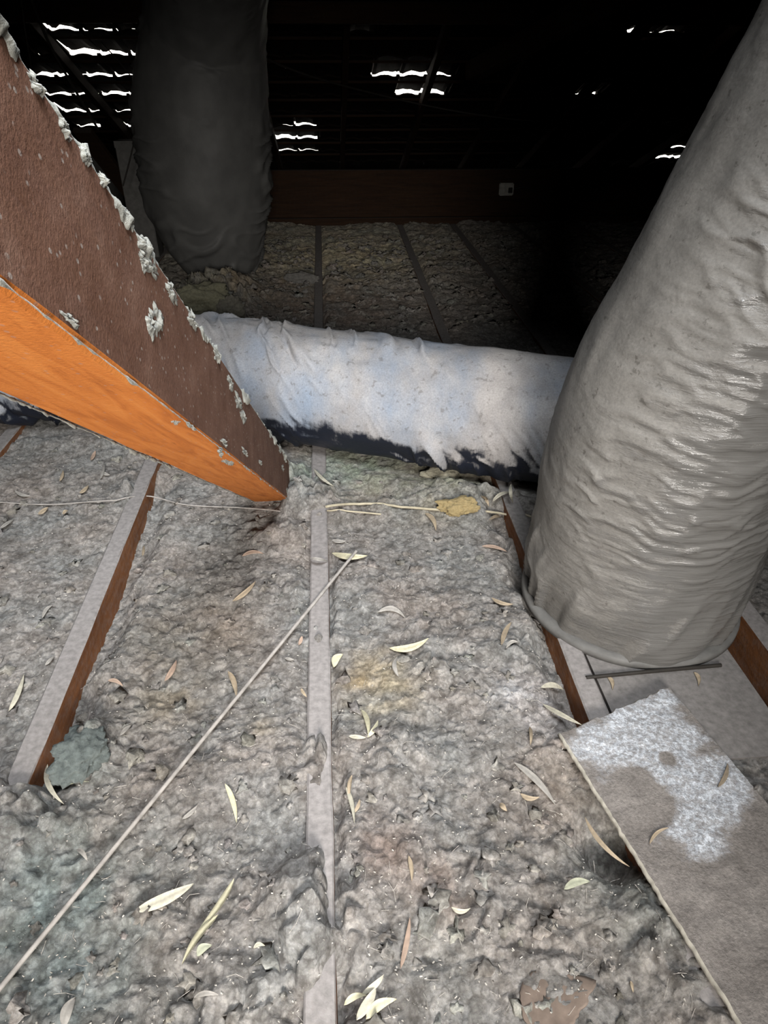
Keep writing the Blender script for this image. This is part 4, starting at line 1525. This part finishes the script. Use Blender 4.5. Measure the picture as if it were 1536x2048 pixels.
# ------------------------------------------------------------------ far end: hanging beam, box, wires, struts
o = beam('hanging_beam', (-2.6, 5.27, 0.36), (3.4, 5.22, 0.34), 0.06, 0.30, DARKWOOD, None, 0.004, 0.002, 20)
tag(o, 'deep dark brown beam across the joists at the far end', 'beam')
o = beam('packing_block', (-2.6, 5.27, 0.056), (3.4, 5.22, 0.036), 0.05, 0.05, DARKWOOD, None)
tag(o, 'low dark timber plate under the deep far beam', 'timber')
jb = tag(link(bpy.data.objects.new('junction_box', None)), 'small white junction box fixed to the deep far beam', 'box')
r = ray(1012, 378)
t = (5.19 - 0) / r[1]
P = CAM + r * t
jb.location = (P[0], 5.204, P[2])
bm = bmesh.new()
box(bm, -0.05, 0.05, -0.035, 0.0, -0.04, 0.04)
bmesh.ops.bevel(bm, geom=bm.edges[:], offset=0.006, segments=2, affect='EDGES')
bm_obj('housing', bm, WHITEBOX, jb)
bm = bmesh.new()
box(bm, 0.012, 0.040, -0.041, -0.030, -0.022, 0.012)
bmesh.ops.bevel(bm, geom=bm.edges[:], offset=0.002, segments=1, affect='EDGES')
bm_obj('cover_knockout', bm, WIRE, jb)
tube('lead', [(0.05, -0.02, 0), (0.14, -0.03, 0.01), (0.25, -0.02, -0.05), (0.31, -0.02, -0.12)], 0.006, WIRE, jb)


def air_wire(pix, r, label, mat=WIRE):
    """pix rows: x, y, distance"""
    pts = [CAM + ray(px, py) * d for px, py, d in pix]
    return tag(tube('hanging_wire', pts, r, mat, None, 6, 6), label, 'wire')


air_wire([(38, -40, 2.9), (50, 60, 3.0), (62, 130, 3.1), (70, 200, 3.2)], 0.004, 'thin dark wire hanging from the purlin, close to the strut')
air_wire([(48, -40, 2.9), (95, 80, 3.1), (150, 180, 3.3), (196, 258, 3.5)], 0.007, 'thicker dark wire slanting down in front of the leaking tiles')
air_wire([(283, 150, 3.4), (279, 230, 3.4), (262, 310, 3.45), (246, 372, 3.5)], 0.004, 'slack dark wire beside the charcoal duct')
air_wire([(120, -20, 4.4), (180, 60, 4.45), (240, 125, 4.5), (290, 190, 4.55)], 0.004, 'thin dark wire sagging from the far purlin to the charcoal duct')
air_wire([(380, 20, 3.2), (560, 130, 3.8), (760, 190, 4.4), (960, 230, 4.6), (1130, 240, 4.7), (1300, 190, 4.8)], 0.006, 'slack dark wire crossing the void above the far beam')

# a dim bagged duct and a box behind the strut, a plank leaning at the far left
t_ = tag(link(bpy.data.objects.new('flexible_duct', None)), 'dim grey duct end lying far behind the strut and leaking tiles', 'duct', 'flexible air ducts')
ctl = np.array([(-3.3, 4.75, .40, .02), (-3.28, 4.75, .40, .2), (-2.9, 4.75, .40, .28), (-2.3, 4.7, .40, .28), (-1.55, 4.6, .40, .29), (-1.32, 4.57, .40, .25), (-1.28, 4.56, .40, .02)])
t_.location = (-2.3, 4.8, 0.0)
ctl[:, :2] -= np.array([-2.3, 4.8])
ctl[:, 2] -= 0.11
duct('sleeve', ctl, DUCT_L, wr_l, 160, 60, t_)
bx = tag(link(bpy.data.objects.new('packing_carton', None)), 'narrow grey box standing in the gloom beside the charcoal duct', 'box')
r = ray(268, 330)
P = CAM + r * (4.4 / r[1])
bx.location = (P[0], 4.4, 0.0)
bm = bmesh.new()
box(bm, -0.07, 0.07, -0.06, 0.06, -0.02, P[2] + 0.12)
bmesh.ops.bevel(bm, geom=bm.edges[:], offset=0.004, segments=1, affect='EDGES')
bm_obj('carton_body', bm, COLLAR, bx)
bm = bmesh.new()
box(bm, -0.072, 0.072, -0.062, 0.062, P[2] + 0.09, P[2] + 0.123)
bm_obj('carton_lid', bm, COLLAR, bx)
a, b = CAM + ray(165, 255) * 3.6, gp(330, 470, 0.0)
o = beam('leaning_plank', a, b, 0.10, 0.03, DARKWOOD, None, 0.003)
tag(o, 'dark plank leaning in the gloom behind the strut', 'plank')
# second strut, high up in the dark
a, b = CAM + ray(945, 125) * 4.45, CAM + ray(1500, -190) * 2.4
o = beam('roof_strut', a, b, 0.10, 0.10, DARKWOOD, None, 0.004)
tag(o, 'dim brown strut high in the dark above the far beam', 'strut')
print('scene built', len(bpy.data.objects))
